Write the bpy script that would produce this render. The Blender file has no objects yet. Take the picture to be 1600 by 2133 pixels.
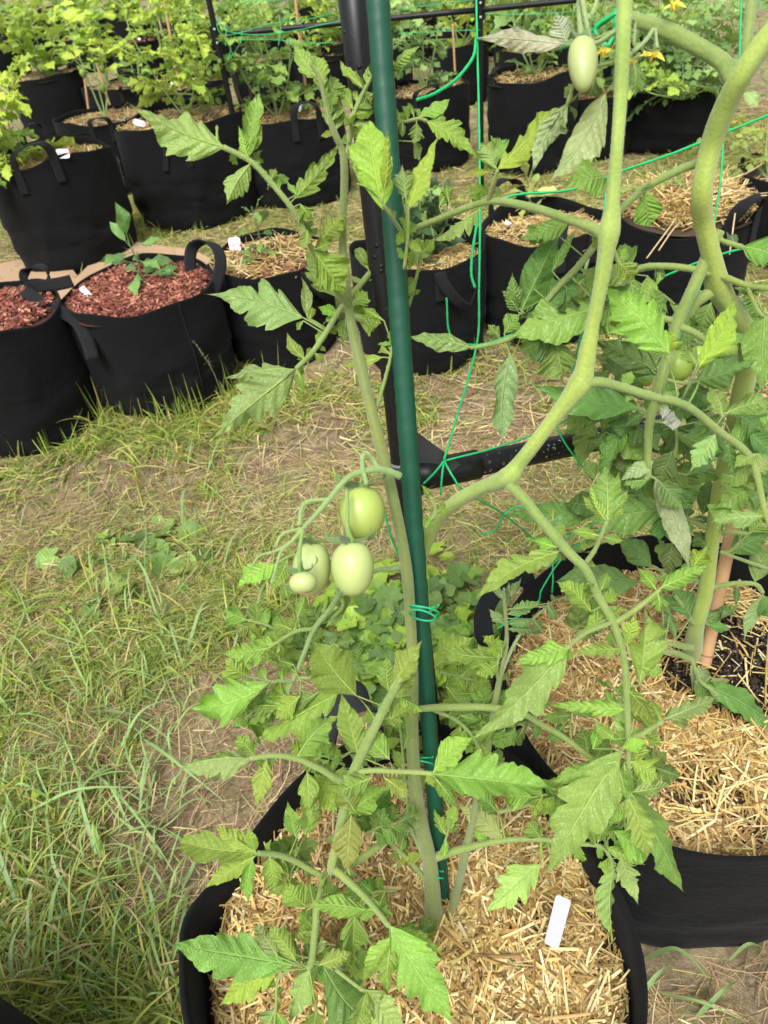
import bpy, math, random
import numpy as np
from mathutils import Vector, Matrix
R = math.radians
rng = np.random.default_rng(7)
random.seed(7)
SC = bpy.context.scene
COL = SC.collection

# ------------------------------------------------------------------ camera
H = 1.05
PITCH, ROLL, F = R(40.0), R(7.3), 1480.0
cp, sp_, cr, sr = math.cos(PITCH), math.sin(PITCH), math.cos(ROLL), math.sin(ROLL)
FWD = np.array([0, cp, -sp_]); RX = np.array([1., 0, 0]); UPV = np.array([0, sp_, cp])
CR = cr * RX - sr * UPV
CU = sr * RX + cr * UPV
CAM = np.array([0, 0, H])
cam_d = bpy.data.cameras.new('camera'); cam = bpy.data.objects.new('camera', cam_d); COL.objects.link(cam)
cam.matrix_world = Matrix(((CR[0], CU[0], -FWD[0], 0), (CR[1], CU[1], -FWD[1], 0), (CR[2], CU[2], -FWD[2], H), (0, 0, 0, 1)))
cam_d.sensor_fit = 'HORIZONTAL'; cam_d.sensor_width = 36; cam_d.lens = 36 * F / 1600
cam_d.clip_start = 0.01; cam_d.clip_end = 500
cam_d.dof.use_dof = True; cam_d.dof.focus_distance = 0.72; cam_d.dof.aperture_fstop = 16
SC.camera = cam

# ------------------------------------------------------------------ light
SUN_EL, SUN_AZ = R(58), R(200)       # high, soft, from behind-left of the camera
w = bpy.data.worlds.new('World'); SC.world = w; w.use_nodes = True
nt = w.node_tree; bg = nt.nodes['Background']
sky = nt.nodes.new('ShaderNodeTexSky'); sky.sky_type = 'NISHITA'; sky.sun_disc = False
sky.sun_elevation = SUN_EL; sky.sun_rotation = SUN_AZ; sky.air_density = 1.0; sky.dust_density = 4.0; sky.ozone_density = 1.0
hs = nt.nodes.new('ShaderNodeHueSaturation'); hs.inputs['Saturation'].default_value = 0.25
nt.links.new(sky.outputs[0], hs.inputs['Color']); nt.links.new(hs.outputs[0], bg.inputs[0])
bg.inputs[1].default_value = 0.14
sd = bpy.data.lights.new('sun', 'SUN'); sd.energy = 1.9; sd.angle = R(28); sd.color = (1, .985, .96)
sun = bpy.data.objects.new('sun', sd); COL.objects.link(sun)
sdir = Vector((math.sin(SUN_AZ) * math.cos(SUN_EL), math.cos(SUN_AZ) * math.cos(SUN_EL), math.sin(SUN_EL)))
sun.rotation_euler = sdir.to_track_quat('Z', 'Y').to_euler()
vs = SC.view_settings; vs.view_transform = 'Standard'; vs.look = 'None'; vs.gamma = 1.0; vs.exposure = 0.82
SC.cycles.max_bounces = 8; SC.cycles.transparent_max_bounces = 8
try: SC.cycles.use_denoising = True
except Exception: pass

# ------------------------------------------------------------------ picture <-> place
def ray(x, y):
    dx, dy = x - 800., y - 1066.5
    return FWD * F + CR * dx - CU * dy
def P(x, y, d):                      # point seen at (x, y) at camera depth d (metres)
    return CAM + ray(x, y) * (d / F)
def G(x, y, z=0.0):                  # point seen at (x, y) on the level z
    r = ray(x, y); return CAM + r * ((z - H) / r[2])
def depth(p): return float(np.dot(np.asarray(p) - CAM, FWD))
def proj(p):
    q = np.asarray(p) - CAM; d = q @ FWD
    return 800 + F * (q @ CR) / d, 1066.5 - F * (q @ CU) / d

# ------------------------------------------------------------------ mesh helpers
class MB:
    def __init__(s): s.V = []; s.Fc = []; s.U = []; s.C = []; s.n = 0
    def add(s, V, Fc, U=None, C=None):
        V = np.asarray(V, float).reshape(-1, 3)
        s.V.append(V); s.Fc.append(np.asarray(Fc, int).reshape(-1, 4) + s.n)
        s.U.append(np.zeros((len(V), 3)) if U is None else np.asarray(U, float))
        if C is None: C = np.ones((len(V), 3))
        C = np.asarray(C, float)
        if C.ndim == 1: C = np.tile(C, (len(V), 1))
        s.C.append(C); s.n += len(V)
    def build(s, name, mat, parent=None, smooth=True, origin=None):
        V = np.concatenate(s.V); Fc = np.concatenate(s.Fc); U = np.concatenate(s.U); C = np.concatenate(s.C)
        o0 = np.zeros(3)
        if parent is not None: o0 = np.array(parent['_o'])
        elif origin is not None: o0 = np.asarray(origin, float)
        V = V - o0
        me = bpy.data.meshes.new(name)
        me.vertices.add(len(V)); me.vertices.foreach_set('co', V.astype(np.float32).ravel())
        me.loops.add(len(Fc) * 4); me.loops.foreach_set('vertex_index', Fc.astype(np.int32).ravel())
        me.polygons.add(len(Fc)); me.polygons.foreach_set('loop_start', np.arange(0, len(Fc) * 4, 4, dtype=np.int32))
        me.polygons.foreach_set('loop_total', np.full(len(Fc), 4, np.int32))
        me.polygons.foreach_set('use_smooth', np.full(len(Fc), smooth))
        me.update(calc_edges=True)
        a = me.attributes.new('uvp', 'FLOAT_VECTOR', 'POINT'); a.data.foreach_set('vector', U.astype(np.float32).ravel())
        a = me.attributes.new('col', 'FLOAT_COLOR', 'POINT')
        a.data.foreach_set('color', np.concatenate([C, np.ones((len(C), 1))], 1).astype(np.float32).ravel())
        me.materials.append(mat)
        o = bpy.data.objects.new(name, me); COL.objects.link(o)
        if parent is not None: o.parent = parent
        else: o.location = tuple(o0)
        o['_o'] = [float(q) for q in o0]
        return o
ALLO = []
def tag(o, label, cat=None, group=None, kind=None):
    o['label'] = label
    if cat: o['category'] = cat
    if group: o['group'] = group
    if kind: o['kind'] = kind
    return o
def thing(name, loc, label, cat, group=None):
    o = bpy.data.objects.new(name, None); COL.objects.link(o); o.empty_display_size = .05
    o.location = tuple(float(q) for q in loc); o['_o'] = [float(q) for q in loc]
    return tag(o, label, cat, group)

def nrm(a):
    a = np.asarray(a, float); l = np.linalg.norm(a, axis=-1, keepdims=True); return a / np.maximum(l, 1e-9)
def smooth_path(pts, k=6):
    pts = np.asarray(pts, float); n = len(pts)
    if n < 3: 
        t = np.linspace(0, 1, k + 1)[:, None]; return pts[0] * (1 - t) + pts[-1] * t
    Q = np.vstack([2 * pts[0] - pts[1], pts, 2 * pts[-1] - pts[-2]]); out = []
    for i in range(n - 1):
        p0, p1, p2, p3 = Q[i:i + 4]
        for j in range(k):
            t = j / k
            out.append(.5 * ((2 * p1) + (-p0 + p2) * t + (2 * p0 - 5 * p1 + 4 * p2 - p3) * t * t + (-p0 + 3 * p1 - 3 * p2 + p3) * t ** 3))
    out.append(pts[-1]); return np.array(out)
def grid_faces(nu, nv, close_v=False):
    f = []
    for i in range(nu - 1):
        for j in range(nv if close_v else nv - 1):
            j2 = (j + 1) % nv
            f.append((i * nv + j, (i + 1) * nv + j, (i + 1) * nv + j2, i * nv + j2))
    return np.array(f)
def tube(mb, pts, rad, n=8, col=(1, 1, 1), cap=True, ell=None, bumps=0.0, u0=0, ridge=0.):
    """pts (m,3), rad scalar or (m,)"""
    pts = np.asarray(pts, float); m = len(pts); rad = np.broadcast_to(np.asarray(rad, float), (m,)).copy()
    T = nrm(np.gradient(pts, axis=0)); ref = np.array([0, 0, 1.]) if abs(T[0][2]) < .9 else np.array([1., 0, 0])
    A = np.zeros((m, 3)); a = nrm(np.cross(T[0], ref))
    for i in range(m):
        a = nrm(a - T[i] * (a @ T[i])); A[i] = a
    B = np.cross(T, A)
    if cap:
        pts = np.vstack([pts[:1], pts, pts[-1:]]); rad = np.concatenate([[rad[0] * .02], rad, [rad[-1] * .02]])
        A = np.vstack([A[:1], A, A[-1:]]); B = np.vstack([B[:1], B, B[-1:]]); m += 2
    th = np.linspace(0, 2 * np.pi, n, endpoint=False)
    rr = rad[:, None] * (1 + (bumps * rng.normal(size=(m, n)) if bumps else 0)) * (1 + ridge * np.cos(4 * th[None] + np.linspace(0, 1.5, m)[:, None]) + .5 * ridge * np.cos(9 * th[None] + 1))
    V = pts[:, None] + A[:, None] * (np.cos(th)[None, :, None] * rr[..., None]) + B[:, None] * (np.sin(th)[None, :, None] * rr[..., None] * (ell or 1))
    U = np.zeros((m, n, 3)); U[..., 0] = np.linspace(0, 1, m)[:, None] + u0; U[..., 1] = np.sin(th)[None]; 
    mb.add(V.reshape(-1, 3), grid_faces(m, n, True), U.reshape(-1, 3), col)
def ribbon(mb, pts, wv, width, th, col=(1, 1, 1)):
    pts = np.asarray(pts, float); wv = nrm(wv); m = len(pts); T = nrm(np.gradient(pts, axis=0)); N = nrm(np.cross(T, wv)); wv = nrm(np.cross(N, T))
    sec = [(-.5, -.5), (-.25, -.5), (.25, -.5), (.5, -.5), (.5, .5), (.25, .5), (-.25, .5), (-.5, .5)]
    V = np.stack([pts + wv * (a * width) + N * (b * th) for a, b in sec], 1)
    U = np.zeros((m, 8, 3)); U[..., 0] = np.linspace(0, 1, m)[:, None]; U[..., 1] = np.array([a * 2 for a, b in sec])[None]
    fc = grid_faces(m, 8, True).tolist()
    e = (m - 1) * 8
    for q in ((0, 1, 6, 7), (1, 2, 5, 6), (2, 3, 4, 5)):
        fc.append(q); fc.append(tuple(e + k for k in q[::-1]))
    mb.add(V.reshape(-1, 3), fc, U.reshape(-1, 3), col)
def box(mb, c, ax, ay, az, col=(1, 1, 1)):
    c = np.asarray(c, float)
    V = [c + ax * a + ay * b + az * d for a in (-1, 1) for b in (-1, 1) for d in (-1, 1)]
    mb.add(V, [(0, 1, 3, 2), (4, 6, 7, 5), (0, 4, 5, 1), (2, 3, 7, 6), (0, 2, 6, 4), (1, 5, 7, 3)], None, col)
def strips(mb, Pp, D, N, L, W, bend, col, nseg=3, tip=.12, fold=0.0, base=1.0, u=None):
    """many thin blades at once. Pp,D,N (n,3) L,W (n,) bend (n,3)"""
    n = len(Pp); t = np.linspace(0, 1, nseg + 1)
    C = Pp[:, None] + D[:, None] * (L[:, None, None] * t[None, :, None]) + bend[:, None] * (L[:, None, None] * (t ** 2)[None, :, None])
    T = nrm(D[:, None] + bend[:, None] * 2 * t[None, :, None]); S = nrm(np.cross(T, N[:, None]))
    wp = np.minimum(1, base + (1 - base) * t * 3) * (1 - (1 - tip) * t ** 2.2)
    off = S * (W[:, None, None] * .5 * wp[None, :, None])
    if fold:
        NN = np.cross(S, T); V = np.stack([C - off, C + NN * (W[:, None, None] * fold * wp[None, :, None]), C + off], 2); k = 3
    else:
        V = np.stack([C - off, C + off], 2); k = 2
    m = nseg + 1
    base_f = grid_faces(m, k); Fc = (base_f[None] + (np.arange(n) * m * k)[:, None, None]).reshape(-1, 4)
    U = np.zeros((n, m, k, 3)); U[..., 0] = t[None, :, None]; U[..., 1] = np.linspace(-1, 1, k)[None, None]; U[..., 2] = rng.random(n)[:, None, None]
    mb.add(V.reshape(-1, 3), Fc, U.reshape(-1, 3), np.repeat(col, m * k, 0))
def pick(pal, n, jit=.12):
    pal = np.array(pal); c = pal[rng.integers(0, len(pal), n)]
    return np.clip(c * (1 + jit * rng.normal(size=(n, 1))) * (1 + .04 * rng.normal(size=(n, 3))), .002, 1)

def leaf_geo(b, t, width, nh, seed=0, lobes=5, ldep=.45, shear=.85, roll=0., arch=.08, wave=.10, fold=.15, nu=26, nv=9, twist=0., peak=.38, droop=0.):
    """one leaflet blade from base b to tip t; returns V, U"""
    r = np.random.default_rng(seed)
    b = np.asarray(b, float); t = np.asarray(t, float); A = t - b; L = np.linalg.norm(A); A = A / L
    N = nrm(nh - A * (nh @ A)); S = np.cross(A, N)
    u = np.linspace(0, 1, nu) ** .95; s = np.linspace(-1, 1, nv)
    pk = peak; a_ = 1.05; b_ = a_ * (1 - pk) / pk
    w0 = (u ** (a_ * .62)) * np.maximum(1 - u, 0) ** (b_ * .76); w0 = w0 / w0.max()
    W = np.zeros((nu, nv)); SH = np.zeros((nu, nv))
    for side in (-1, 1):
        ph = r.random(); x = (u * lobes * (1 - .0) + ph * .6)
        saw = x - np.floor(x); am = ldep * (.6 + .8 * r.random(int(np.floor(x.max())) + 1))[np.floor(x).astype(int)]
        x2 = u * lobes * 3 + ph; saw2 = x2 - np.floor(x2)
        sw_ = np.where(saw < .22, .5 + .5 * np.cos(np.pi * saw / .22), np.sin(.5 * np.pi * (saw - .22) / .78) ** .8)
        m = (1 - am * (1 - sw_) * np.clip((1 - u) * 1.8, .25, 1)) * (1 - (.03 + ldep * .14) * (1 - saw2)) * (1 + .10 * np.sin(u * 5 + ph * 9))
        wd = w0 * m
        sel = (s * side) > 0 if side == 1 else (s * side) >= 0
        W[:, sel] = wd[:, None] * np.abs(s[sel])[None]
    sg = np.sign(s)[None]
    hw = width * .5
    shv = shear * hw * W * (1 - u[:, None] * .75) 
    uu = u[:, None] * L * np.ones((1, nv)) + shv
    uu = np.minimum(uu, L * (1 + .0 * uu)) 
    lat = hw * W; ang = roll * np.abs(s)[None] * np.ones((nu, 1))
    ang = ang * (.7 + .5 * np.sin(u * 7 + r.random() * 6))[:, None] if roll else ang
    la = np.where(np.abs(ang) > 1e-3, np.sin(ang) / np.where(np.abs(ang) > 1e-3, ang, 1), 1.) * lat
    hz = np.where(np.abs(ang) > 1e-3, (1 - np.cos(ang)) / np.where(np.abs(ang) > 1e-3, ang, 1), 0.) * lat
    k1, k2 = r.uniform(1.6, 3.0), r.uniform(4.5, 7); p1, p2, p3 = r.random(3) * 6.28
    hz = hz + fold * la + wave * hw * (np.abs(s)[None] ** 1.6) * (W > 0) * (np.sin(6.28 * k1 * u[:, None] + p1 + sg * p3) + .55 * np.sin(6.28 * k2 * u[:, None] + p2 * sg)) * np.sqrt(w0)[:, None]
    hz = hz + .05 * hw * np.abs(np.sin(np.pi * lobes * 1.6 * u[:, None])) * np.abs(s)[None] * w0[:, None]
    cz = arch * L * np.sin(np.pi * u) ; cs = r.normal() * .035 * L * np.sin(np.pi * u)
    tw = twist * u; 
    Sx = S[None, None] * np.cos(tw)[:, None, None] + N[None, None] * np.sin(tw)[:, None, None]
    Nx = -S[None, None] * np.sin(tw)[:, None, None] + N[None, None] * np.cos(tw)[:, None, None]
    V = b + A * uu[..., None] + N * cz[:, None, None] + S * cs[:, None, None] + Sx * (sg * la)[..., None] + Nx * hz[..., None]
    if droop: V = V + np.array([0, 0, -1.]) * (droop * L * (uu / L) ** 2.2)[..., None]
    U = np.zeros((nu, nv, 3)); U[..., 0] = u[:, None]; U[..., 1] = s[None] ; U[..., 2] = r.random()
    return V, U
def leaflet(mb, b, t, width, nh, col, **kw):
    V, U = leaf_geo(b, t, width, nh, **kw); nu, nv = V.shape[:2]
    r = np.random.default_rng(kw.get('seed', 0) + 5)
    c = np.asarray(col) * (1 + .13 * r.normal()) * (1 + .07 * r.normal(size=3)) * np.array((1 + .06 * abs(r.normal()) * (r.random() < .4), 1, 1))
    mb.add(V.reshape(-1, 3), grid_faces(nu, nv)[:, ::-1], U.reshape(-1, 3), np.clip(c, .004, 1))

# ------------------------------------------------------------------ materials
def new_mat(name):
    m = bpy.data.materials.new(name); m.use_nodes = True; nt = m.node_tree; nt.nodes.clear()
    return m, nt, nt.nodes, nt.links
def N_(nodes, t, **kw):
    n = nodes.new(t)
    for k, v in kw.items(): setattr(n, k, v)
    return n
def math_(nt, op, a, b=None, c=None, clamp=False):
    n = nt.nodes.new('ShaderNodeMath'); n.operation = op; n.use_clamp = clamp
    for i, v in enumerate((a, b, c)):
        if v is None: continue
        if isinstance(v, (int, float)): n.inputs[i].default_value = v
        else: nt.links.new(v, n.inputs[i])
    return n.outputs[0]
def mixc(nt, f, a, b, mode='MIX'):
    n = nt.nodes.new('ShaderNodeMix'); n.data_type = 'RGBA'; n.blend_type = mode
    for i, v in ((0, f), (6, a), (7, b)):
        if isinstance(v, (int, float)): n.inputs[i].default_value = v
        elif isinstance(v, tuple): n.inputs[i].default_value = (*v, 1) if len(v) == 3 else v
        else: nt.links.new(v, n.inputs[i])
    return n.outputs[2]
def ramp(nt, x, a, b):
    n = nt.nodes.new('ShaderNodeMapRange'); n.interpolation_type = 'SMOOTHSTEP'
    nt.links.new(x, n.inputs[0]); n.inputs[1].default_value = a; n.inputs[2].default_value = b
    n.inputs[3].default_value = 0; n.inputs[4].default_value = 1; return n.outputs[0]
def noise(nt, scale, detail=3, rough=.5, vec=None, dim='3D'):
    n = nt.nodes.new('ShaderNodeTexNoise'); n.inputs['Scale'].default_value = scale; n.inputs['Detail'].default_value = detail
    n.inputs['Roughness'].default_value = rough
    if vec is None:
        g = nt.nodes.new('ShaderNodeNewGeometry'); vec = g.outputs['Position']
    nt.links.new(vec, n.inputs['Vector']); return n
def bump(nt, h, strength, dist):
    b = nt.nodes.new('ShaderNodeBump'); b.inputs['Strength'].default_value = strength; b.inputs['Distance'].default_value = dist
    nt.links.new(h, b.inputs['Height']); return b.outputs[0]
def finish(nt, col, rough=.6, spec=.5, nrmv=None, sheen=0, sss=0, metal=0, trans=None, tfac=.3, coat=0):
    p = nt.nodes.new('ShaderNodeBsdfPrincipled')
    if isinstance(col, tuple): p.inputs['Base Color'].default_value = (*col, 1)
    else: nt.links.new(col, p.inputs['Base Color'])
    if isinstance(rough, (int, float)): p.inputs['Roughness'].default_value = rough
    else: nt.links.new(rough, p.inputs['Roughness'])
    p.inputs['Specular IOR Level'].default_value = spec; p.inputs['Metallic'].default_value = metal
    if sheen: p.inputs['Sheen Weight'].default_value = sheen; p.inputs['Sheen Roughness'].default_value = .6
    if coat: p.inputs['Coat Weight'].default_value = coat; p.inputs['Coat Roughness'].default_value = .15
    if sss:
        p.inputs['Subsurface Weight'].default_value = sss; p.inputs['Subsurface Radius'].default_value = (1, 1, .4); p.inputs['Subsurface Scale'].default_value = .004
    if nrmv is not None: nt.links.new(nrmv, p.inputs['Normal'])
    out = nt.nodes.new('ShaderNodeOutputMaterial'); sh = p.outputs[0]
    if trans is not None:
        tr = nt.nodes.new('ShaderNodeBsdfTranslucent'); nt.links.new(trans, tr.inputs['Color'])
        if nrmv is not None: nt.links.new(nrmv, tr.inputs['Normal'])
        mx = nt.nodes.new('ShaderNodeMixShader'); mx.inputs[0].default_value = tfac
        nt.links.new(p.outputs[0], mx.inputs[1]); nt.links.new(tr.outputs[0], mx.inputs[2]); sh = mx.outputs[0]
    nt.links.new(sh, out.inputs['Surface']); return p
def attr(nt, name):
    a = nt.nodes.new('ShaderNodeAttribute'); a.attribute_name = name; return a

def mat_leaf(name, nve=9., rough=.48, under=(.22, .30, .16), uf=.55, tf=.25, bmp=.75, veinc=.42):
    m, nt, nd, lk = new_mat(name)
    a = attr(nt, 'uvp'); sep = nd.new('ShaderNodeSeparateXYZ'); lk.new(a.outputs['Vector'], sep.inputs[0])
    c = attr(nt, 'col').outputs['Color']
    u, s, sd_ = sep.outputs[0], sep.outputs[1], sep.outputs[2]
    sab = math_(nt, 'ABSOLUTE', s)
    mid = math_(nt, 'SUBTRACT', 1, ramp(nt, sab, .02, .09))
    # side veins run forward from the midrib and curve
    vv = math_(nt, 'MULTIPLY', math_(nt, 'SUBTRACT', u, math_(nt, 'MULTIPLY', math_(nt, 'POWER', sab, 1.5), .07)), nve)
    wn = noise(nt, 45, 2, .5); vv = math_(nt, 'ADD', vv, math_(nt, 'MULTIPLY_ADD', wn.outputs[0], .9, math_(nt, 'MULTIPLY', math_(nt, 'SIGN', s), .25)))
    fr = math_(nt, 'ABSOLUTE', math_(nt, 'SUBTRACT', math_(nt, 'FRACT', vv), .5))   # .5 at the vein
    side = math_(nt, 'MULTIPLY', ramp(nt, fr, .43, .5), math_(nt, 'SUBTRACT', 1, ramp(nt, sab, .75, 1.)))
    vein = math_(nt, 'MAXIMUM', mid, side)
    vo = nd.new('ShaderNodeTexVoronoi'); vo.feature = 'DISTANCE_TO_EDGE'; vo.inputs['Scale'].default_value = 260
    g = nd.new('ShaderNodeNewGeometry'); lk.new(g.outputs['Position'], vo.inputs['Vector'])
    net = math_(nt, 'SUBTRACT', 1, ramp(nt, vo.outputs['Distance'], .0, .12))
    ns = noise(nt, 60, 3, .6)
    ns2 = noise(nt, 14, 2, .5)
    k = math_(nt, 'MULTIPLY_ADD', ns.outputs[0], .5, .75)
    k = math_(nt, 'MULTIPLY', k, math_(nt, 'MULTIPLY_ADD', ns2.outputs[0], .7, .65))
    kk = nd.new('ShaderNodeCombineColor'); 
    for i in range(3): lk.new(k, kk.inputs[i])
    base = mixc(nt, 1.0, c, kk.outputs[0], 'MULTIPLY')
    lt = mixc(nt, 1.0, c, (1.9, 1.55, 1.9), 'MULTIPLY')
    f = math_(nt, 'MULTIPLY', math_(nt, 'MAXIMUM', vein, math_(nt, 'MULTIPLY', net, .35)), veinc)
    top = mixc(nt, f, base, lt)
    unm = mixc(nt, .45, under, mixc(nt, 1., c, (2.0, 1.5, 2.4), 'MULTIPLY'))
    unm = mixc(nt, math_(nt, 'MULTIPLY', vein, .35), unm, (.30, .40, .2))
    unm = mixc(nt, 1., unm, kk.outputs[0], 'MULTIPLY')
    bf = math_(nt, 'MULTIPLY', g.outputs['Backfacing'], uf)
    col = mixc(nt, bf, top, unm)
    puff = math_(nt, 'SUBTRACT', 1, math_(nt, 'MAXIMUM', math_(nt, 'MULTIPLY', fr, 1.2), math_(nt, 'MULTIPLY', mid, 1.0)))
    hgt = math_(nt, 'ADD', puff, math_(nt, 'MULTIPLY', net, -.25))
    hgt = math_(nt, 'ADD', hgt, math_(nt, 'MULTIPLY', ns.outputs[0], .6))
    tr = mixc(nt, 1., col, (1.5, 1.55, .55), 'MULTIPLY')
    finish(nt, col, rough, .38, bump(nt, hgt, bmp, .0016), trans=tr, tfac=tf, sheen=.04)
    return m
M = {}
M['leaf'] = mat_leaf('tomato_leaf')
M['leaf_dark'] = mat_leaf('dark_leaf', 8, .42, under=(.20, .28, .17), uf=.6, tf=.2)
M['leaf_far'] = mat_leaf('far_leaf', 7, .5, bmp=.4, tf=.3)
def mat_col(name, rough=.7, spec=.3, nscale=120, namp=.5, bmp=.3, bd=.0006, sheen=0, trans=False, tf=.25, sss=0, coat=0):
    m, nt, nd, lk = new_mat(name); c = attr(nt, 'col').outputs['Color']
    ns = noise(nt, nscale, 4, .6); k = math_(nt, 'MULTIPLY_ADD', ns.outputs[0], namp, 1 - namp * .5)
    kk = nd.new('ShaderNodeCombineColor')
    for i in range(3): lk.new(k, kk.inputs[i])
    col = mixc(nt, 1., c, kk.outputs[0], 'MULTIPLY')
    finish(nt, col, rough, spec, bump(nt, ns.outputs[0], bmp, bd), sheen=sheen, trans=col if trans else None, tfac=tf, sss=sss, coat=coat)
    return m
def mat_stem():
    m, nt, nd, lk = new_mat('green_stem'); c = attr(nt, 'col').outputs['Color']
    a = noise(nt, 38, 4, .65); b = noise(nt, 420, 3, .6); d = noise(nt, 12, 2, .5)
    k = math_(nt, 'MULTIPLY_ADD', b.outputs[0], .5, .75); kk = nd.new('ShaderNodeCombineColor')
    for i in range(3): lk.new(k, kk.inputs[i])
    col = mixc(nt, 1., c, kk.outputs[0], 'MULTIPLY')
    col = mixc(nt, math_(nt, 'MULTIPLY', ramp(nt, a.outputs[0], .48, .68), .55), col, mixc(nt, 1., col, (.62, .80, .55), 'MULTIPLY'))
    col = mixc(nt, math_(nt, 'MULTIPLY', ramp(nt, d.outputs[0], .5, .7), .5), col, mixc(nt, 1., col, (1.35, 1.18, .9), 'MULTIPLY'))
    h = math_(nt, 'ADD', b.outputs[0], math_(nt, 'MULTIPLY', a.outputs[0], 1.5))
    finish(nt, col, .6, .28, bump(nt, h, .5, .0012), sheen=.25, sss=.08); return m
M['stem'] = mat_stem()
M['straw'] = mat_col('straw', .5, .4, 90, .5, .4, .0005, trans=True, tf=.15)
M['grass'] = mat_col('grass', .5, .35, 60, .3, .1, .0003, trans=True, tf=.3)
M['thatch'] = mat_col('thatch', .8, .2, 60, .4, .2, .0003)
M['chips'] = mat_col('bark_chips', .85, .2, 220, .9, .8, .001)
M['fruit'] = mat_col('tomato_skin', .38, .42, 35, .16, .08, .0006, sss=.35)
M['petal'] = mat_col('petal', .6, .3, 90, .2, .1, .0003, trans=True, tf=.3)
M['plain'] = mat_col('painted', .45, .4, 60, .15, .1, .0003)
M['card'] = mat_col('cardboard', .9, .1, 40, .25, .15, .0006)
M['bamboo'] = mat_col('bamboo', .5, .4, 150, .4, .3, .0006)
M['string'] = mat_col('green_string', .5, .4, 900, .5, .8, .0006)
M['label'] = mat_col('white_plastic', .4, .4, 40, .08, .05, .0003)
# felt of the grow bags
def mat_felt():
    m, nt, nd, lk = new_mat('black_felt'); c = attr(nt, 'col').outputs['Color']
    a = noise(nt, 500, 3, .7); b = noise(nt, 9, 3, .5); s = noise(nt, 330, 1, .4)
    k = math_(nt, 'MULTIPLY_ADD', a.outputs[0], .9, .4); k = math_(nt, 'MULTIPLY', k, math_(nt, 'MULTIPLY_ADD', b.outputs[0], .9, .55))
    kk = nd.new('ShaderNodeCombineColor')
    for i in range(3): lk.new(k, kk.inputs[i])
    col = mixc(nt, 1., c, kk.outputs[0], 'MULTIPLY')
    vo = nd.new('ShaderNodeTexVoronoi'); vo.inputs['Scale'].default_value = 95; g = nd.new('ShaderNodeNewGeometry'); lk.new(g.outputs['Position'], vo.inputs['Vector'])
    lint = math_(nt, 'MULTIPLY', math_(nt, 'SUBTRACT', 1, ramp(nt, vo.outputs['Distance'], .03, .09)), ramp(nt, vo.outputs['Color'], .82, .9))
    col = mixc(nt, math_(nt, 'MULTIPLY', lint, .5), col, (.16, .15, .13))
    h = math_(nt, 'ADD', math_(nt, 'MULTIPLY', a.outputs[0], .5), math_(nt, 'MULTIPLY', s.outputs[0], .4))
    mp = nd.new('ShaderNodeMapping'); gg = nd.new('ShaderNodeNewGeometry'); lk.new(gg.outputs['Position'], mp.inputs[0]); mp.inputs['Scale'].default_value = (1, 1, 2.6)
    wr = noise(nt, 11, 4, .55, mp.outputs[0]); wr.inputs['Distortion'].default_value = .8
    wv = math_(nt, 'SUBTRACT', 1, ramp(nt, math_(nt, 'ABSOLUTE', math_(nt, 'SUBTRACT', wr.outputs[0], .5)), .0, .06))
    b1 = nd.new('ShaderNodeBump'); b1.inputs['Strength'].default_value = .22; b1.inputs['Distance'].default_value = .004; lk.new(wv, b1.inputs['Height'])
    b2 = nd.new('ShaderNodeBump'); b2.inputs['Strength'].default_value = .5; b2.inputs['Distance'].default_value = .0012; lk.new(h, b2.inputs['Height']); lk.new(b1.outputs[0], b2.inputs['Normal'])
    finish(nt, col, .92, .12, b2.outputs[0], sheen=.02); return m
M['felt'] = mat_felt()
def mat_metal():
    m, nt, nd, lk = new_mat('black_enamel')
    a = noise(nt, 25, 3, .6); vo = nd.new('ShaderNodeTexVoronoi'); vo.inputs['Scale'].default_value = 210
    g = nd.new('ShaderNodeNewGeometry'); lk.new(g.outputs['Position'], vo.inputs['Vector'])
    big = noise(nt, 30, 2, .5)
    dm = math_(nt, 'MULTIPLY', math_(nt, 'SUBTRACT', 1, ramp(nt, vo.outputs['Distance'], .1, .45)), ramp(nt, vo.outputs['Color'], .6, .7))
    dm = math_(nt, 'MULTIPLY', dm, ramp(nt, big.outputs[0], .5, .6))
    finish(nt, (.006, .006, .0065), math_(nt, 'MULTIPLY_ADD', a.outputs[0], .3, .28), .32, bump(nt, dm, .9, .0012)); return m
M['metal'] = mat_metal()
def mat_ground():
    m, nt, nd, lk = new_mat('soil_ground')
    a = noise(nt, 3.5, 5, .6); b = noise(nt, 22, 5, .7); c = noise(nt, 140, 5, .75); d = noise(nt, 7, 4, .6)
    col = mixc(nt, ramp(nt, b.outputs[0], .35, .65), (.11, .078, .048), (.24, .175, .11))
    col = mixc(nt, ramp(nt, a.outputs[0], .5, .68), col, (.29, .23, .13))
    col = mixc(nt, math_(nt, 'MULTIPLY', ramp(nt, c.outputs[0], .45, .7), .6), col, (.36, .29, .17))
    gp = nd.new('ShaderNodeNewGeometry'); sx = nd.new('ShaderNodeSeparateXYZ'); lk.new(gp.outputs['Position'], sx.inputs[0])
    far = ramp(nt, sx.outputs[1], 1.6, 4.)
    gr = mixc(nt, ramp(nt, b.outputs[0], .4, .6), (.12, .17, .03), (.34, .29, .14))
    col = mixc(nt, math_(nt, 'MULTIPLY', ramp(nt, d.outputs[0], .4, .6), math_(nt, 'MULTIPLY_ADD', far, .5, .35)), col, gr)
    h = math_(nt, 'ADD', math_(nt, 'MULTIPLY', b.outputs[0], 1.), math_(nt, 'MULTIPLY', c.outputs[0], .5))
    finish(nt, col, .85, .25, bump(nt, h, .8, .01)); return m
M['ground'] = mat_ground()

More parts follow.
